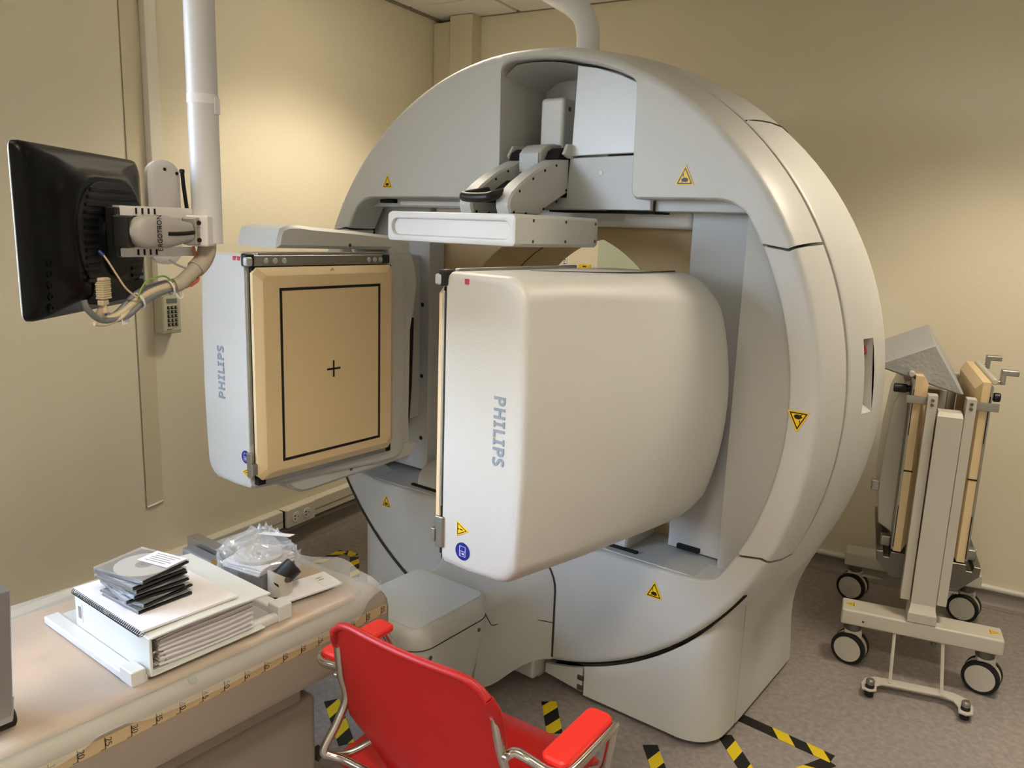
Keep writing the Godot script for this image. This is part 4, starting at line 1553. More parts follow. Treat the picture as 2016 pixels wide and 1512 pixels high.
	for k in 3:
		b = mb(); b.t = b.t * Transform3D(Basis(Vector3.UP, .15 + k * .06), g(-.022, .7355 + k * .0068, 1.128))
		b.box2(Vector3(-.0625, 0, -.0625), Vector3(.0625, .0062, .0625), .002, 1)
		commit(b, "paper_sleeve", M.paper, o)
	b = mb(); b.t = b.t * Transform3D(Basis(), g(-.022, .7565, 1.128))
	b.lathe([Vector2(.0075, 0), Vector2(.060, 0), Vector2(.060, .0062), Vector2(.0185, .0062), Vector2(.018, .0056), Vector2(.0075, .0056), Vector2(.0075, 0)], 56, false)
	commit(b, "disc", M.disc, o)
	o = gthing("plastic_bag", "crumpled clear plastic bag wrapped round the stack of discs", "plastic bag", -.022, .683, 1.128)
	b = mb()
	var f := noise(9.0, 3, 41)
	var f2 := noise(22.0, 2, 42)
	var rings := []
	for i in 25:
		var v := i / 24.0
		var ph := lerpf(-PI / 2 + .02, PI / 2 - .02, v)
		var ring := PackedVector3Array()
		for k in 56:
			var a := TAU * k / 56.0
			var sx := signf(cos(a)) * pow(absf(cos(a)), .55); var sz := signf(sin(a)) * pow(absf(sin(a)), .55)
			var cy := pow(maxf(.0, cos(ph)), .35)
			var sy := signf(sin(ph)) * pow(absf(sin(ph)), .6)
			var dv := Vector3(cos(a) * cos(ph), sin(ph), sin(a) * cos(ph))
			var nn := .010 * f.get_noise_3dv(dv) + .006 * absf(f2.get_noise_3dv(dv))
			var x := sx * cy * (.088 + nn); var z := sz * cy * (.084 + nn)
			var y := .0515 + sy * (.050 + nn * .5)
			if y > .06: y += .018 * smoothstep(.2, 1.0, (-x - z) / .1) + nn
			ring.append(Vector3(x, maxf(y, .0012), z) + g(-.022, .683, 1.128))
		rings.append(ring)
	b.loft(rings)
	commit(b, "crumpled_film", M.bag, o, 12)
	b = mb()
	rows = []
	for i in 9:
		var line := PackedVector3Array()
		for k in 9:
			var x := -.10 - .055 * i / 8.0
			line.append(g(x, .690 + .045 * sin(PI * k / 8.0) * (1.0 - i / 11.0) + .012 * f.get_noise_2d(i * .3, k * .3), 1.10 + .14 * k / 8.0 + .01 * f2.get_noise_2d(i * .2, k * .2)))
		rows.append(line)
	b.sheet(rows, .0006)
	commit(b, "bag_mouth", M.bag, o, 12)
	b = mb(); b.t = b.t * Transform3D(Basis(Vector3.UP, .5) * Basis(Vector3.RIGHT, -.2), g(-.02, .797, 1.185))
	b.box2(Vector3(-.045, 0, -.018), Vector3(.04, .0006, .018), 0)
	commit(b, "paper_slip", M.paper, o)
	# optical holder
	o = gthing("scope_holder", "cream holder block with a tilted black cylinder on a flat labelled plate", "holder", .09, .684, 1.17)
	b = mb(); b.t = b.t * Transform3D(Basis(Vector3.UP, -.12), g(.092, .686, 1.178))
	b.box2(Vector3(-.042, 0, -.085), Vector3(.048, .0055, .078), .001, 1)
	commit(b, "plate", M.paper, o)
	b = mb(); b.t = b.t * Transform3D(Basis(Vector3.UP, -.12), g(.092, .686, 1.178))
	b.box2(Vector3(-.026, .0055, -.070), Vector3(.036, .0062, -.036), 0)
	var pl := commit(b, "paper_label", M.pale, o)
	for j in 2:
		b = mb(); b.t = b.t * Transform3D(Basis(Vector3.UP, -.12), g(.092, .686, 1.178))
		b.box2(Vector3(-.015 + j * .012, .0062, -.060), Vector3(-.012 + j * .012, .0066, -.044), 0)
		commit(b, "printed_line", M.cable_grey, pl)
	b = mb()
	rings = []
	for q in [[0.0, 1.0], [.02, 1.0], [.034, 1.0]]:
		var ring := PackedVector3Array()
		for k in 28:
			var a := TAU * k / 28.0
			var top: float = q[0] * (1.0 - .62 * (sin(a) * .5 + .5)) * 2.0
			ring.append(g(.078, .6915, 1.118) + Vector3(cos(a) * .028, top, -sin(a) * .031))
		rings.append(ring)
	b.loft(rings)
	commit(b, "holder_block", M.cart, o)
	b = mb()
	b.cyl(g(.076, .718, 1.105), g(.094, .758, 1.150), .0245, 28, .002)
	var cyl := commit(b, "black_cylinder", M.black, o)
	b = mb()
	b.cyl(g(.102, .734, 1.120), g(.1095, .734, 1.117), .0075, 14)
	commit(b, "knob_hole", M.screw, cyl)
	# metal bracket beyond the binder
	o = gthing("metal_bracket", "grey metal angle bracket with a brass pin sticking out behind the binder", "bracket", -.25, .684, 1.11)
	b = mb(); gbox(b, -.34, -.150, .684, .722, 1.116, 1.121, .001, 1)
	gbox(b, -.34, -.150, .719, .724, 1.116, 1.150, .001, 1)
	commit(b, "angle_plate", M.steel, o)
	b = mb(); b.cyl(g(-.165, .702, 1.090), g(-.120, .706, 1.080), .015, 20, .003)
	commit(b, "brass_pin", mat(Color(0.72, 0.60, 0.36), 0.3, 0.9), o)
	b = mb(); gbox(b, -.30, -.155, .686, .715, 1.075, 1.112, .008)
	commit(b, "clamp", M.cable_grey, o)
	# leaning aluminium frame at the left edge
	o = gthing("aluminium_frame", "upright aluminium frame end with a black roller at the near end of the table", "frame", .13, .684, .47)
	b = mb()
	front_prism(b, gpoly([[.02, .720], [.180, .722], [.221, .972], [.05, .972]]), .455, .480, .002)
	commit(b, "post", M.alu, o)
	b = mb()
	front_prism(b, gpoly([[.03, .694], [.166, .694], [.185, .760], [.03, .760]]), .452, .483, .002)
	commit(b, "end_cap", M.silver, o)
	b = mb(); b.cyl(g(.150, .7035, .490), g(.150, .7035, .440), .019, 24, .003)
	var ro := commit(b, "roller", M.rubber, o)
	b = mb(); b.cyl(g(.150, .7035, .4402), g(.150, .7035, .4375), .006, 12)
	commit(b, "axle", M.steel, ro)
	b = mb(); b.cyl(g(.197, .955, .456), g(.197, .955, .448), .014, 18, .002)
	b.v.clear(); b.cyl(g(.200, .930, .456), g(.200, .930, .448), .014, 18, .002)
	commit(b, "bolt", M.rubber, o)

# ------------------------------------------------------------------ monitor on its column
const MC := Vector3(-1.48, 1.563, -.948)
const MYAW := 2.1083
func ml(x: float, y: float, z: float) -> Vector3:
	return MC + Basis(Vector3.UP, MYAW) * Vector3(x, y, z)

func rrect(w: float, h: float, r: float, z: float, cx := 0.0, cy := 0.0, n := 6) -> PackedVector3Array:
	var p := PackedVector3Array()
	for c in [[1, 1, 0], [-1, 1, 1], [-1, -1, 2], [1, -1, 3]]:
		for k in n + 1:
			var a: float = PI / 2 * (c[2] + float(k) / n)
			p.append(Vector3(cx + c[0] * (w / 2 - r) + cos(a) * r, cy + c[1] * (h / 2 - r) + sin(a) * r, z))
	return p

func monitor_station() -> void:
	org = Vector3()
	var b: Mb
	# column from the ceiling
	var col := Vector3(-1.3865, 1.545, -1.1455)
	var o := thing("ceiling_column", "white tubular column hanging from the ceiling with a swivel arm welded near its end", "column", Vector3(col.x, 2.74, col.z))
	var off := Transform3D(Basis(), -Vector3(col.x, 2.74, col.z))
	b = mw(); b.t = off
	b.cyl(col, Vector3(col.x, 2.735, col.z), .0298, 40, .001)
	commit(b, "tube", M.pole, o)
	b = mw(); b.t = off
	b.cyl(Vector3(col.x, 2.72, col.z), Vector3(col.x, 2.74, col.z), .09, 32, .003)
	commit(b, "ceiling_flange", M.pole, o)
	b = mw(); b.t = off
	b.lathe([Vector2(.0299, 0), Vector2(.0304, .0), Vector2(.0304, .018), Vector2(.0299, .018)], 40, false)
	for i in b.v.size(): b.v[i] += Vector3(col.x, 1.822, col.z)
	b.t = off * Transform3D(Basis(Vector3.UP, 1.9), Vector3(col.x, 1.815, col.z))
	b.box2(Vector3(-.006, -.012, .0285), Vector3(.012, .02, .0315), .001, 1)
	commit(b, "adhesive_tape", M.paper, o)
	var md := off * Transform3D(Basis(Vector3.UP, MYAW), MC)
	b = mw(); b.t = md
	b.rbox(Vector3(.094, .008, .178), Vector3(.05, .062, .045), .004)
	commit(b, "weld_bracket", M.whitepl, o)
	b = mw(); b.t = md
	b.rbox(Vector3(.064, .007, .170), Vector3(.022, .054, .030), .003)
	var hb := commit(b, "hinge_bracket", M.steel, o)
	for y in [.024, -.010]:
		b = mw(); b.t = md
		b.cyl(Vector3(.058, y, .1855), Vector3(.056, y, .189), .0045, 12)
		commit(b, "bolt", M.black, hb)
	# swivel arm body
	b = mw(); b.t = md
	var rings := []
	for i in 15:
		var t := i / 14.0
		var c := Vector3(-.062, .004, .098).lerp(Vector3(.058, .005, .166), t)
		var hy := .031 * sqrt(maxf(.0, 1.0 - pow(1.0 - minf(1.0, t / .32), 2.0))) * (1.0 - .38 * smoothstep(.55, 1.0, t)) + .0005
		var hz := .021 * sqrt(maxf(.0, 1.0 - pow(1.0 - minf(1.0, t / .22), 2.0))) * (1.0 - .25 * smoothstep(.6, 1.0, t)) + .0005
		var ring := PackedVector3Array()
		var dn := Vector3(-.493, 0, .870)
		for k in 28:
			var a := TAU * k / 28.0
			ring.append(c + Vector3(0, 1, 0) * hy * signf(sin(a)) * pow(absf(sin(a)), .75) + dn * hz * signf(cos(a)) * pow(absf(cos(a)), .75))
		rings.append(ring)
	b.loft(rings)
	commit(b, "arm_body", M.greypl, o)
	b = mw(); b.t = md
	b.tube([Vector3(-.008, .002, .1515), Vector3(.006, .002, .1605), Vector3(.03, .003, .1705), Vector3(.050, .005, .1785)], .0042, 6)
	commit(b, "arm_slot", M.gap, o)
	var dirx := Vector3(.870, 0, .493)
	var dn2 := Vector3(-.493, 0, .870)
	text("arm_lettering", "ERGOTRON", .0135, .0012, md * Transform3D(Basis(Vector3.UP, dirx, dirx.cross(Vector3.UP) * -1.0) * 1.0 if false else Basis(Vector3(0, 1, 0), -dirx, Vector3(0, 1, 0).cross(-dirx)), Vector3(-.016, .003, .1235) + dn2 * .0245), M.mark, o)
	# channel behind the arm
	b = mw(); b.t = md
	for y in [[.034, .052], [-.044, -.026]]:
		var p := []
		var c0 := Vector3(-.035, 0, .068); var c1 := Vector3(.112, 0, .150)
		var rr := []
		for q in [c0, c1]:
			var w := dn2 * .010
			rr.append(PackedVector3Array([q - w + Vector3(0, y[0], 0), q + w + Vector3(0, y[0], 0), q + w + Vector3(0, y[1], 0), q - w + Vector3(0, y[1], 0)]))
		b.loft(rr)
	var ch := commit(b, "channel", M.whitepl, o)
	b = mw(); b.t = md
	for k in 4:
		for y in [.043, -.035]:
			var c := Vector3(-.006, y, .087).lerp(Vector3(.030, y, .107), k / 3.0) + dn2 * .0085
			b.tube([c + Vector3(0, -.0055, 0), c + Vector3(0, .0055, 0)], .0021, 6)
	commit(b, "slot", M.hole, ch)
	# monitor
	o = thing("monitor", "black flat monitor seen from behind, hung on the column's arm", "monitor", MC, MYAW)
	b = mw()
	rings = []
	for q in [[-.0185, .0, .0], [-.0175, .008, .008], [-.0150, .012, .010], [-.0142, .010, .008]]:
		rings.append(rrect(.423 + q[1], .290 + q[1], .012 + q[2] * .4, q[0]))
	b.loft(rings)
	commit(b, "front_bezel", M.silver, o)
	b = mw(); b.rbox(Vector3(0, 0, -.0187), Vector3(.405, .256, .002), .0005, 1)
	commit(b, "screen", M.screen, o)
	b = mw()
	rings = []
	for q in [[-.0145, .4325, .2995, .012, 0, 0], [-.006, .433, .300, .014, 0, 0], [.004, .426, .294, .02, 0, 0], [.012, .405, .280, .03, 0, 0], [.018, .360, .262, .05, 0, 0], [.024, .320, .245, .07, -.004, -.002], [.034, .296, .232, .085, -.008, -.006], [.044, .284, .226, .09, -.010, -.008], [.047, .270, .214, .09, -.010, -.008]]:
		rings.append(rrect(q[1], q[2], q[3], q[0], q[4], q[5]))
	b.loft(rings)
	commit(b, "back_shell", M.monitor, o, 50)
	b = mw()
	rings = [rrect(.250, .200, .090, .044, -.012, -.006), rrect(.250, .200, .090, .0495, -.012, -.006), rrect(.244, .194, .088, .051, -.012, -.006)]
	b.loft(rings)
	commit(b, "vent_panel", M.monitor_matt, o)
	for k in 13:
		var y := .078 - k * .0135
		var hw := .112
		if y > .0: hw = .112 - .030 * pow(y / .08, 2.6)
		for s in [-1, 1]:
			var x0: float = -.012 + s * .062 if y < .03 else -.012 + s * .004
			var x1: float = -.012 + s * hw
			if y > .03 and s < 0: continue
			if y > .03: x0 = -.012 - hw
			b = mw(); b.box2(Vector3(minf(x0, x1), y - .0035, .050), Vector3(maxf(x0, x1), y + .0035, .0545), .0012, 1)
			commit(b, "vent_rib", M.monitor, o)
	b = mw()
	rings = [rrect(.112, .125, .05, .050, -.004, -.022), rrect(.110, .123, .05, .056, -.004, -.022), rrect(.104, .117, .048, .058, -.004, -.022)]
	b.loft(rings)
	commit(b, "mount_boss", M.monitor, o)
	b = mw()
	b.rbox(Vector3(-.030, .003, .066), Vector3(.050, .092, .022), .003)
	b.rbox(Vector3(-.052, .004, .088), Vector3(.030, .060, .030), .004)
	var vb := commit(b, "mount_bracket", M.black, o)
	for q in [[-.050, .032], [-.050, -.024], [-.020, .040], [-.020, -.034]]:
		b = mw(); b.cyl(Vector3(q[0], q[1], .077), Vector3(q[0], q[1], .0795), .0045, 10)
		commit(b, "bolt", M.screw, vb)
	b = mw(); b.box2(Vector3(-.046, -.042, .0772), Vector3(-.018, -.026, .0782), 0)
	commit(b, "serial_label", M.paper, vb)
	b = mw(); b.box2(Vector3(-.095, -.130, .030), Vector3(.105, -.094, .0525), .004)
	commit(b, "connector_bay", M.gap, o)
	for k in 5:
		b = mw()
		b.t = Transform3D(Basis(Vector3(0, 1, 0), 0), Vector3(-.184, -.050 - k * .0195, .0155))
		b.t = b.t * Transform3D(Basis(Vector3.RIGHT, PI / 2), Vector3())
		b.lathe([Vector2(.0035, .0), Vector2(.0065, .0), Vector2(.0065, .0035), Vector2(.0050, .0040), Vector2(.0035, .0035)], 18, false, true)
		commit(b, "button", M.monitor, o)
	# plug and cables
	o = thing("video_plug", "beige video connector plugged in under the monitor's back", "plug", ml(-.082, -.10, .058), MYAW)
	b = mw()
	for k in 9: b.rbox(Vector3(0, .016 - k * .0042, 0), Vector3(.030 - .001 * (k % 2), .0038, .016 - .001 * (k % 2)), .001, 1)
	b.rbox(Vector3(0, 0, 0), Vector3(.027, .04, .013), .002)
	commit(b, "plug_body", M.cable_beige, o)
	b = mw(); b.rbox(Vector3(-.004, -.026, 0), Vector3(.022, .010, .012), .002)
	b.cyl(Vector3(-.004, -.030, 0), Vector3(-.004, -.046, .002), .0055, 12, .001)
	commit(b, "strain_relief", M.cable_beige, o)
	o = thing("cable_bundle", "bundle of grey and beige cables sagging from the column to the monitor", "cables", ml(.123, -.024, .179), MYAW)
	var og := Vector3(.123, -.024, .179)
	var cab := func(pts: Array, r: float, called: String, m: Material, par: Node, n := 10) -> MeshInstance3D:
		var q := Mb.new()
		var l := []
		for p in pts: l.append(Vector3(p[0], p[1], p[2]) - og)
		q.tube(l, r, n, 6)
		return commit(q, called, m, par, 60)
	cab.call([[.123, -.010, .179], [.119, -.036, .178], [.108, -.056, .172], [.092, -.070, .164]], .0185, "sleeve", M.sleeve, o, 16)
	cab.call([[.092, -.068, .165], [.076, -.083, .155], [.058, -.098, .144], [.048, -.102, .136]], .0145, "sleeve", M.sleeve, o, 14)
	cab.call([[.055, -.098, .142], [.022, -.108, .113], [-.009, -.124, .091], [-.041, -.149, .070], [-.066, -.160, .052], [-.082, -.150, .047], [-.086, -.136, .058]], .0072, "cable", M.cable_beige, o)
	cab.call([[.060, -.104, .144], [.022, -.116, .117], [-.009, -.133, .096], [-.040, -.157, .076], [-.078, -.160, .050], [-.108, -.138, .040], [-.112, -.120, .036]], .0058, "cable", M.cable_grey, o)
	cab.call([[.058, -.092, .138], [.020, -.100, .108], [-.012, -.116, .085], [-.046, -.152, .060], [-.062, -.150, .050]], .0052, "cable", M.cable_grey, o)
	cab.call([[-.030, -.143, .080], [-.05, -.158, .073], [-.072, -.169, .052], [-.098, -.165, .045]], .0036, "cable", M.cable_beige, o)
	var tie := func(c: Array, d: Array) -> void:
		var q := Mb.new()
		var ring := []
		var dd := Vector3(d[0], d[1], d[2]).normalized()
		var u := dd.cross(Vector3.UP).normalized(); var w := dd.cross(u)
		for k in 19: ring.append(Vector3(c[0], c[1], c[2]) - og + (u * cos(TAU * k / 18) + w * sin(TAU * k / 18)) * .0155)
		q.tube(ring, .0022, 6)
		commit(q, "cable_tie", M.poly, o)
	tie.call([-.014, -.128, .092], [.8, .4, .5])
	tie.call([.042, -.106, .130], [.8, .3, .6])
	cab.call([[.046, -.116, .138], [.052, -.128, .145], [.060, -.124, .148], [.060, -.112, .146]], .0024, "tie_end", M.poly, o, 6)
	var q2 := Mb.new()
	q2.box2(Vector3(-.052, -.172, .074) - og, Vector3(-.022, -.150, .075) - og, 0)
	commit(q2, "paper_flag", M.paper, o)
	o = thing("earth_wire", "thin green and yellow wire looping from the monitor's back to the cables", "wire", ml(-.080, -.039, .060), MYAW)
	og = Vector3(-.080, -.039, .060)
	cab = func(pts: Array, r: float, called: String, m: Material, par: Node, n := 10) -> MeshInstance3D:
		var q := Mb.new()
		var l := []
		for p in pts: l.append(Vector3(p[0], p[1], p[2]) - og)
		q.tube(l, r, n, 6)
		return commit(q, called, m, par, 60)
	cab.call([[-.081, -.037, .060], [-.077, -.052, .068], [-.066, -.078, .078], [-.052, -.102, .086], [-.031, -.120, .096]], .0019, "wire", M.cable_beige, o, 7)
	cab.call([[-.083, -.032, .054], [-.081, -.040, .061]], .0042, "lug", M.blue, o, 8)
	cab.call([[-.031, -.120, .098], [-.024, -.104, .102], [-.012, -.090, .108], [.004, -.083, .122], [.022, -.082, .130], [.040, -.094, .138]], .0019, "wire", M.green, o, 7)
	o = thing("copper_wire", "thin copper coloured cable dropping beside the column's lower end", "wire", ml(.093, -.024, .158), MYAW)
	og = Vector3(.093, -.024, .158)
	cab = func(pts: Array, r: float, called: String, m: Material, par: Node, n := 10) -> MeshInstance3D:
		var q := Mb.new()
		var l := []
		for p in pts: l.append(Vector3(p[0], p[1], p[2]) - og)
		q.tube(l, r, n, 6)
		return commit(q, called, m, par, 60)
	cab.call([[.093, -.020, .160], [.095, -.045, .164], [.096, -.065, .166], [.093, -.088, .168], [.080, -.097, .163], [.058, -.104, .152]], .0022, "wire", M.copper, o, 7)
	cab.call([[.096, -.020, .160], [.099, -.045, .164], [.100, -.066, .166], [.097, -.091, .168], [.083, -.100, .163], [.060, -.107, .152]], .0022, "wire", M.copper, o, 7)
	# wireless unit behind the arm
	o = thing("wireless_unit", "upright white rounded wireless unit with a short black aerial beside the column", "wireless unit", ml(.235, -.07, .045), MYAW)
	og = Vector3(.235, -.07, .045)
	b = mw()
	b.t = Transform3D(Basis(Vector3(0, 0, 1), -.02) * Basis(Vector3.UP, -.75), Vector3(.0, .0, 0))
	rings = []
	for q in [[-.013, .012], [-.012, .005], [-.008, .0], [.008, .0], [.012, .005], [.013, .012]]:
		rings.append(rrect(.072 - q[1] * 2, .226 - q[1] * 2, .034 - q[1], q[0], 0, .112))
	b.loft(rings)
	var wb := commit(b, "body", M.whitepl, o)
	b = mw()
	b.t = Transform3D(Basis(Vector3(0, 0, 1), -.02) * Basis(Vector3.UP, -.75), Vector3())
	b.rbox(Vector3(0, .098, .004), Vector3(.078, .012, .030), .004)
	commit(b, "holder_clip", M.whitepl, o)
	for q in [[.0, .205], [.027, .198]]:
		b = mw()
		b.t = Transform3D(Basis(Vector3(0, 0, 1), -.02) * Basis(Vector3.UP, -.75), Vector3())
		b.cyl(Vector3(q[0], q[1], .012), Vector3(q[0], q[1], .0142), .0035, 10)
		commit(b, "screw", M.hole, wb)
	b = mw()
	b.tube([Vector3(.163, .129, .118) - og, Vector3(.165, .10, .119) - og, Vector3(.169, .066, .121) - og, Vector3(.171, .040, .123) - og], .0042, 10)
	b.cyl(Vector3(.163, .124, .118) - og, Vector3(.1625, .133, .118) - og, .0055, 12, .002)
	b.cyl(Vector3(.171, .026, .123) - og, Vector3(.1695, .052, .122) - og, .0068, 12, .001)
	commit(b, "aerial", M.black, o)
	b = mw()
	b.tube([Vector3(.215, -.060, .062) - og, Vector3(.185, -.068, .09) - og, Vector3(.150, -.078, .13) - og, Vector3(.120, -.10, .150) - og, Vector3(.090, -.105, .155) - og], .0026, 7, 5)
	commit(b, "lead", M.poly, o)

# ------------------------------------------------------------------ cart with spare collimators
func collimator_cart() -> void:
	org = Vector3()
	var cyaw := .106
	var cp := Vector3(.02, 0, -3.44) + Basis(Vector3.UP, cyaw) * Vector3(-.05, 0, 0)
	var o := thing("collimator_cart", "off-white wheeled cart standing by the back wall right of the scanner", "cart", cp, cyaw)
	var b: Mb
	for s in [1.0, -1.0]:
		b = mw()
		b.box2(Vector3(-.267, .172, s * .30 - .055), Vector3(.267, .232, s * .30 + .055 - .0), .008)
		var bar := commit(b, "foot_bar", M.cart, o)
		if s > 0:
			for k in [-1.0, 1.0]:
				sticker("warning_sticker", "warn2", .036, Transform3D(Basis(Vector3.RIGHT, -PI / 2) * Basis(Vector3(0, 0, 1), -k * PI / 2), Vector3(k * .240, .2325, .3)), bar)
			b = mw(); b.cyl(Vector3(-.19, .195, .354), Vector3(-.19, .195, .3562), .004, 8)
			commit(b, "screw", M.hole, bar)
			# column with a flared foot
			b = mw()
			var rings := []
			for q in [[.235, .047, .056], [.268, .047, .056], [.285, .042, .044], [.30, .0405, .038], [1.004, .0405, .038], [1.018, .037, .020]]:
				rings.append(PackedVector3Array([Vector3(-q[1], q[0], .30 - .038), Vector3(-q[1], q[0], .30 + q[2]), Vector3(q[1], q[0], .30 + q[2]), Vector3(q[1], q[0], .30 - .038)]))
			b.loft(rings)
			commit(b, "column", M.cart, o, 20)
		else:
			b = mw(); b.box2(Vector3(-.0405, .22, -.338), Vector3(.0405, 1.0, -.262), .004)
			commit(b, "column", M.cart, o, 20)
		for k in [-1.0, 1.0]:
			b = mw()
			b.box2(Vector3(k * .044 - (.032 if k < 0 else 0), .302, s * .30 - .03), Vector3(k * .044 + (.032 if k > 0 else 0), 1.072, s * .30 + .022), .002, 1)
			var po := commit(b, "upright", M.cart, o)
			for y in [1.055, 1.038]:
				b = mw(); b.cyl(Vector3(k * .060, y, s * .30 + .021 * s), Vector3(k * .060, y, s * .30 + .0245 * s), .006, 12, .001)
				if s > 0: commit(b, "bolt", M.screw, po)
			b = mw()
			b.box2(Vector3(k * .070 if k > 0 else k * .070 - .072, 1.028, s * .30 - .026), Vector3(k * .070 + .080 if k > 0 else k * .070, 1.058, s * .30 - .020), .003, 1)
			commit(b, "retaining_strap", M.steel, o)
			# casters
			var c := Vector3(k * .222, .062, s * .30)
			b = mw()
			b.cyl(Vector3(c.x, .135, c.z), Vector3(c.x, .172, c.z), .032, 24, .004)
			var bs := commit(b, "caster_swivel", M.screw, o)
			b = mw()
			b.box2(c + Vector3(-.026, .02, -.022), c + Vector3(.036, .078, .022), .012, 3)
			commit(b, "caster_fork", M.cart, o)
			var ax := Vector3(-.30, 0, .954).normalized()
			for e in [1.0, -1.0]:
				b = mw()
				var y3: Vector3 = ax * e
				var x3: Vector3 = y3.cross(Vector3.UP).normalized()
				b.t = Transform3D(Basis(x3, y3, x3.cross(y3)), c + ax * e * .012)
				b.lathe([Vector2(.01, 0), Vector2(.0585, 0), Vector2(.062, .004), Vector2(.062, .018), Vector2(.058, .0225), Vector2(.050, .0235), Vector2(.01, .0225)], 36)
				var w := commit(b, "caster_wheel", M.rubber, o)
				b = mw()
				b.t = Transform3D(Basis(x3, y3, x3.cross(y3)), c + ax * e * .012)
				b.lathe([Vector2(.001, .022), Vector2(.0495, .0225), Vector2(.0485, .0248), Vector2(.001, .0255)], 36)
				commit(b, "wheel_disc", M.cart, w)
			b = mw()
			b.t = Transform3D(Basis(ax.cross(Vector3.UP), ax, ax.cross(Vector3.UP).cross(ax)), c - ax * .012)
			b.lathe([Vector2(.054, 0), Vector2(.060, .002), Vector2(.060, .022), Vector2(.054, .024)], 36)
			commit(b, "wheel_cover", M.cart, o)
	b = mw(); b.box2(Vector3(-.03, .19, -.25), Vector3(.03, .225, .25), .004)
	commit(b, "spine_beam", M.cart, o)
	for k in [-1.0, 1.0]:
		b = mw()
		var tr := PackedVector2Array([Vector2(k * .045, .36), Vector2(k * .115, .36), Vector2(k * .170, .42), Vector2(k * .172, .455), Vector2(k * .150, .455), Vector2(k * .145, .435), Vector2(k * .128, .435), Vector2(k * .124, .458), Vector2(k * .045, .458)])
		b.prism(tr, -.275, .275, .002)
		commit(b, "holder_tray", M.screw, o)
		b = mw(); b.box2(Vector3(k * .10, .125, -.28), Vector3(k * .19, .135, -.262), .002, 1)
		commit(b, "brake_rod", M.cart, o)
	# brake pedal
	b = mw()
	var pp := PackedVector2Array()
	for q in [[-.175, .545], [-.150, .555], [-.128, .542], [-.126, .505], [-.108, .487], [-.08, .482], [.09, .470], [.118, .485], [.130, .520], [.128, .553], [.150, .562], [.172, .548], [.178, .50], [.165, .455], [.125, .432], [.09, .428], [-.09, .438], [-.135, .445], [-.165, .468], [-.177, .505]]: pp.append(Vector2(q[0], q[1]))
	b.t = Transform3D(Basis(Vector3(1, 0, 0), Vector3(0, 0, 1), Vector3(0, 1, 0)), Vector3())
	b.prism(pp, .028, .036, .002)
	var pd := commit(b, "pedal_bar", M.cart, o)
	for k in [-1.0, 1.0]:
		b = mw(); b.box2(Vector3(k * .083 - .004, .034, .445), Vector3(k * .083 + .004, .040, .475), .001, 1)
		b.tube([Vector3(k * .083, .036, .46), Vector3(k * .080, .17, .345)], .0055, 4)
		commit(b, "pedal_rod", M.cart, o)
		b = mw(); b.cyl(Vector3(k * .150, .002, .53), Vector3(k * .150, .046, .53), .015, 16, .002)
		var ft := commit(b, "pedal_foot", M.rubber, pd)
		b = mw(); b.cyl(Vector3(k * .150, .044, .53), Vector3(k * .150, .068, .53), .0145, 16, .005)
		commit(b, "cap", M.steel, ft)
		b = mw(); b.cyl(Vector3(k * .05, .160, .345), Vector3(k * .05, .174, .345), .009, 12)
		commit(b, "bolt", M.screw, pd)
	# two spare collimators, standing on edge
	for k in [-1.0, 1.0]:
		var c := thing("collimator", ["cream collimator plate stored upright on the cart's left side, partly under the grey wedge", "cream collimator plate stored upright on the cart's right side, its sloped top edge clear"][0 if k < 0 else 1], "collimator", cp + Basis(Vector3.UP, cyaw) * Vector3(k * .098, .46, 0), cyaw, "spare collimators on the cart")
		b = mw()
		var rr := []
		for q in [[.020, .0, .0], [-.006, .0, .0], [-.024, .028, .026], [-.025, .030, .028]]:
			rr.append(PackedVector3Array([Vector3(k * q[0], .003 + q[1], -.27 + q[2]), Vector3(k * q[0], .003 + q[1], .27 - q[2]), Vector3(k * q[0], .668 - q[1], .27 - q[2]), Vector3(k * q[0], .668 - q[1], -.27 + q[2])]))
		b.loft(rr)
		commit(b, "core", M.cream, c, 20)
		b = mw(); b.box2(Vector3(k * -.022, .312, .262), Vector3(k * .021, .318, .2715), 0)
		b.v.clear()
		b.box2(Vector3(k * -.010, .312, .262), Vector3(k * .0205, .318, .2708), 0)
		commit(b, "mark_line", M.mark, c)
		b = mw(); b.box2(Vector3(k * .020, .010, -.275), Vector3(k * .028, .655, .275), .002, 1)
		commit(b, "back_plate", M.steel, c)
		b = mw(); b.box2(Vector3(k * .0198, .02, .255), Vector3(k * .0225, .18, .2765), 0)
		commit(b, "shadow_gap", M.gap, c)
		b = mw(); b.box2(Vector3(k * .0198, .45, .255), Vector3(k * .0225, .62, .2765), 0)
		commit(b, "shadow_gap", M.gap, c)
		b = mw(); b.cyl(Vector3(k * .032, .668, -.24), Vector3(k * .032, .668, .24), .011, 16, .003)
		commit(b, "top_bar", M.cart, c)
		for z in [-.20, .19]:
			b = mw()
			b.box2(Vector3(k * .036, .655, z - .014), Vector3(k * .066, .668, z + .014), .003)
			b.box2(Vector3(k * .054, .655, z - .016), Vector3(k * .070, .700, z + .016), .003)
			b.box2(Vector3(k * .054, .688, z - .016), Vector3(k * .108, .708, z + .016), .004)
			commit(b, "hook", M.steel, c)
			b = mw()
			b.box2(Vector3(k * .028, -.006, z - .02), Vector3(k * .062, .034, z + .02), .004)
			commit(b, "bottom_hook", M.steel, c)
		b = mw()
		b.cyl(Vector3(k * .028, .608, .20), Vector3(k * .040, .608, .20), .012, 14)
		b.cyl(Vector3(k * .040, .608, .20), Vector3(k * .085 if k < 0 else k * .062, .608, .20), .0165, 18, .003)
		commit(b, "knob", M.black, c)
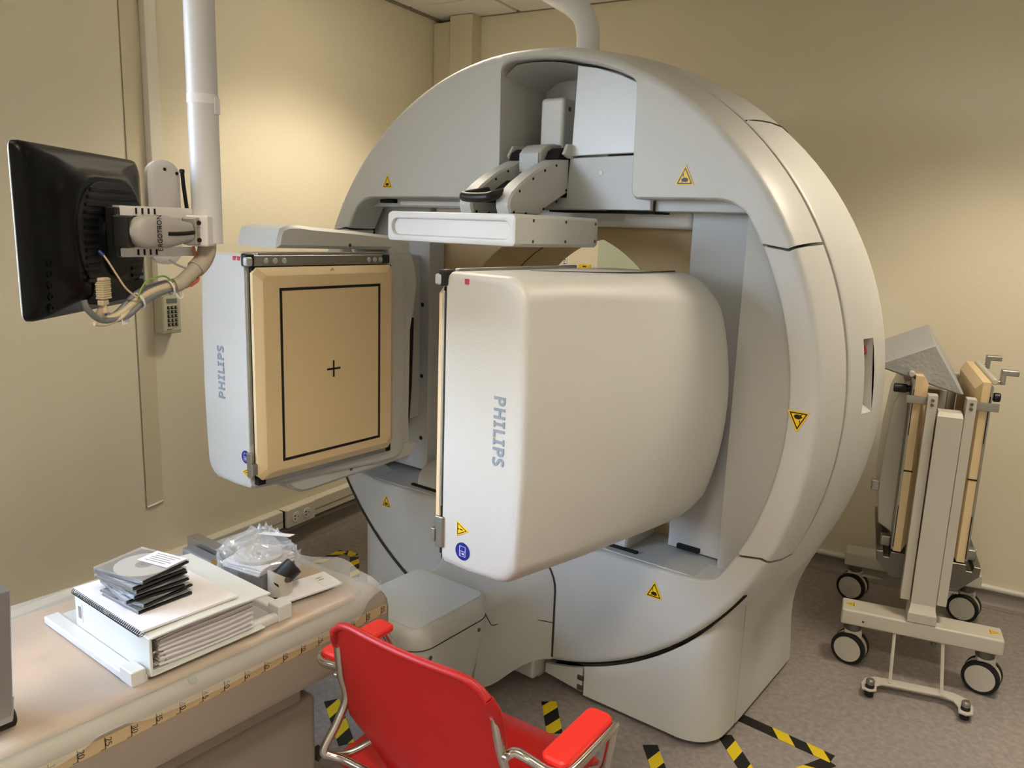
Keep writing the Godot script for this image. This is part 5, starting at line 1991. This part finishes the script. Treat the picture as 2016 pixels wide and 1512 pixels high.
		if k < 0:
			b = mw()
			var pl := PackedVector2Array([Vector2(.0, .05), Vector2(.0, .64), Vector2(-.022, .63), Vector2(-.050, .55), Vector2(-.062, .40), Vector2(-.066, .20), Vector2(-.050, .08)])
			b.t = Transform3D(Basis(), Vector3(-.028, 0, 0))
			b.prism(pl, -.22, .20, .004)
			commit(b, "side_shroud", M.cart, c)
			b = mw(); b.box2(Vector3(-.118, .205, .17), Vector3(-.090, .245, .205), .004)
			commit(b, "side_catch", M.steel, c)
	# foam wedge lying across
	var fw := thing("foam_wedge", "grey foam wedge lying askew across the top of the cart", "foam wedge", cp + Basis(Vector3.UP, cyaw) * Vector3(-.08, 1.13, 0), cyaw)
	b = mw()
	b.t = Transform3D(Basis(Vector3.RIGHT, .06), Vector3(.0, .0, .0))
	b.prism(PackedVector2Array([Vector2(-.158, .020), Vector2(-.155, .040), Vector2(.012, .122), Vector2(.020, .118), Vector2(.126, -.050), Vector2(.118, -.056)]), -.26, .21, .006)
	commit(b, "wedge", M.foam, fw)

# ------------------------------------------------------------------ chair
func red_chair() -> void:
	org = Vector3()
	var c := Vector3(-.83, 0, -1.27)
	var o := thing("armchair", "red plastic armchair with chrome tube frame seen from behind", "chair", c, -.088)
	var b := mw()
	# local axes: +z towards the camera's side (the back), -z the way the chair faces
	var rows := []
	for i in 21:
		var t := i / 20.0
		var y := lerpf(.806, .465, t)
		var hw := lerpf(.196, .207, smoothstep(0.0, .12, t)) - .05 * smoothstep(.80, 1.0, t)
		var line := PackedVector3Array()
		for k in 25:
			var s := k / 12.0 - 1.0
			var yy := y
			if t < .25: yy -= .030 * pow(absf(s), 9.0) * (1.0 - t / .25)
			if t > .7: yy += .05 * pow(absf(s), 3.0) * (t - .7) / .3
			var z := .158 - .085 * t + .028 * t * t + .018 * (1.0 - s * s) - .01 * t
			if t > .85: z -= .0
			line.append(Vector3(s * hw, yy, z))
		rows.append(line)
	b.sheet(rows, .012)
	var bk := commit(b, "backrest", M.red, o, 60)
	b = mw()
	for k in 24:
		var s := k / 11.5 - 1.0
	var edge := []
	for k in 25: edge.append(rows[0][k] + Vector3(0, -.003, -.006))
	b.tube(edge, .0085, 8)
	for s in [0, 24]:
		var e := []
		for i in 9: e.append(rows[i][s] + Vector3(0, -.002, -.006))
		b.tube(e, .0105, 8)
	commit(b, "back_rim", M.red, bk, 60)
	b = mw(); b.box2(Vector3(-.012, .508, .1815), Vector3(.016, .528, .184), 0)
	b.v.clear()
	b.t = Transform3D(Basis(Vector3.RIGHT, .2), Vector3(-.005, .505, .128))
	b.box2(Vector3(-.018, -.012, 0), Vector3(.018, .012, .0016), 0)
	commit(b, "white_tag", M.paper, bk)
	# seat
	b = mw()
	rows = []
	for i in 15:
		var t := i / 14.0
		var z := lerpf(.13, -.262, t)
		var line := PackedVector3Array()
		for k in 17:
			var s := k / 8.0 - 1.0
			var hw := .232 - .012 * (1.0 - t)
			var y := .452 - .018 * (1.0 - s * s) * (1.0 - t) - .022 * smoothstep(.86, 1.0, t) + .012 * pow(absf(s), 4.0)
			var zz := z + (.030 * pow(absf(s), 6.0) if t > .9 else .0)
			line.append(Vector3(s * hw, y, zz))
		rows.append(line)
	b.sheet(rows, -.011)
	commit(b, "seat", M.red, o, 60)
	for s in [-1.0, 1.0]:
		# arm pad
		b = mw()
		b.t = Transform3D(Basis(Vector3.UP, .0), Vector3(s * .294, .650, -.012))
		var p := PackedVector2Array()
		for q in [[1, 1, 0], [-1, 1, 1], [-1, -1, 2], [1, -1, 3]]:
			for k in 7:
				var a: float = PI / 2 * (q[2] + k / 6.0)
				p.append(Vector2(q[0] * (.029 - .018) + cos(a) * .018, q[1] * (.095 - .018) + sin(a) * .018))
		b.t = b.t * Transform3D(Basis(Vector3(1, 0, 0), Vector3(0, 0, 1), Vector3(0, 1, 0)), Vector3())
		b.prism(p, -.008, .008, .004)
		commit(b, "arm_pad", M.armpad, o)
		# upright beside the back, flaring into the rear leg
		b = mw()
		b.tube([Vector3(s * .202, .735, .138), Vector3(s * .208, .66, .124), Vector3(s * .212, .595, .106), Vector3(s * .220, .54, .125), Vector3(s * .232, .49, .150), Vector3(s * .228, .472, .148), Vector3(s * .206, .462, .110), Vector3(s * .20, .455, .03), Vector3(s * .205, .440, -.20)], .0095, 12, 6)
		commit(b, "upright_tube", M.chrome, o, 60)
		b = mw()
		b.tube([Vector3(s * .208, .64, .118), Vector3(s * .222, .650, .100), Vector3(s * .250, .645, .094), Vector3(s * .295, .640, .094), Vector3(s * .320, .640, .080), Vector3(s * .327, .640, .05), Vector3(s * .327, .640, -.085), Vector3(s * .324, .634, -.108), Vector3(s * .315, .615, -.120), Vector3(s * .285, .50, -.16), Vector3(s * .262, .435, -.18), Vector3(s * .255, .25, -.215), Vector3(s * .262, .012, -.24)], .0095, 12, 6)
		commit(b, "arm_tube", M.chrome, o, 60)
		b = mw()
		b.tube([Vector3(s * .205, .45, -.02), Vector3(s * .215, .42, .06), Vector3(s * .235, .20, .17), Vector3(s * .25, .012, .23)], .0095, 12, 6)
		commit(b, "leg", M.chrome, o, 60)
		b = mw()
		b.cyl(Vector3(s * .25, 0, .232), Vector3(s * .25, .03, .226), .013, 12, .002)
		b.cyl(Vector3(s * .262, 0, -.240), Vector3(s * .262, .03, -.238), .013, 12, .002)
		commit(b, "foot_cap", M.rubber, o)
		b = mw()
		b.cyl(Vector3(s * .210, .652, .122), Vector3(s * .226, .652, .124), .007, 12, .002)
		commit(b, "bolt", M.chrome, o)
	b = mw()
	b.tube([Vector3(-.228, .474, .148), Vector3(-.15, .468, .132), Vector3(.15, .468, .132), Vector3(.228, .474, .148)], .009, 12, 4)
	commit(b, "cross_tube", M.chrome, o, 60)
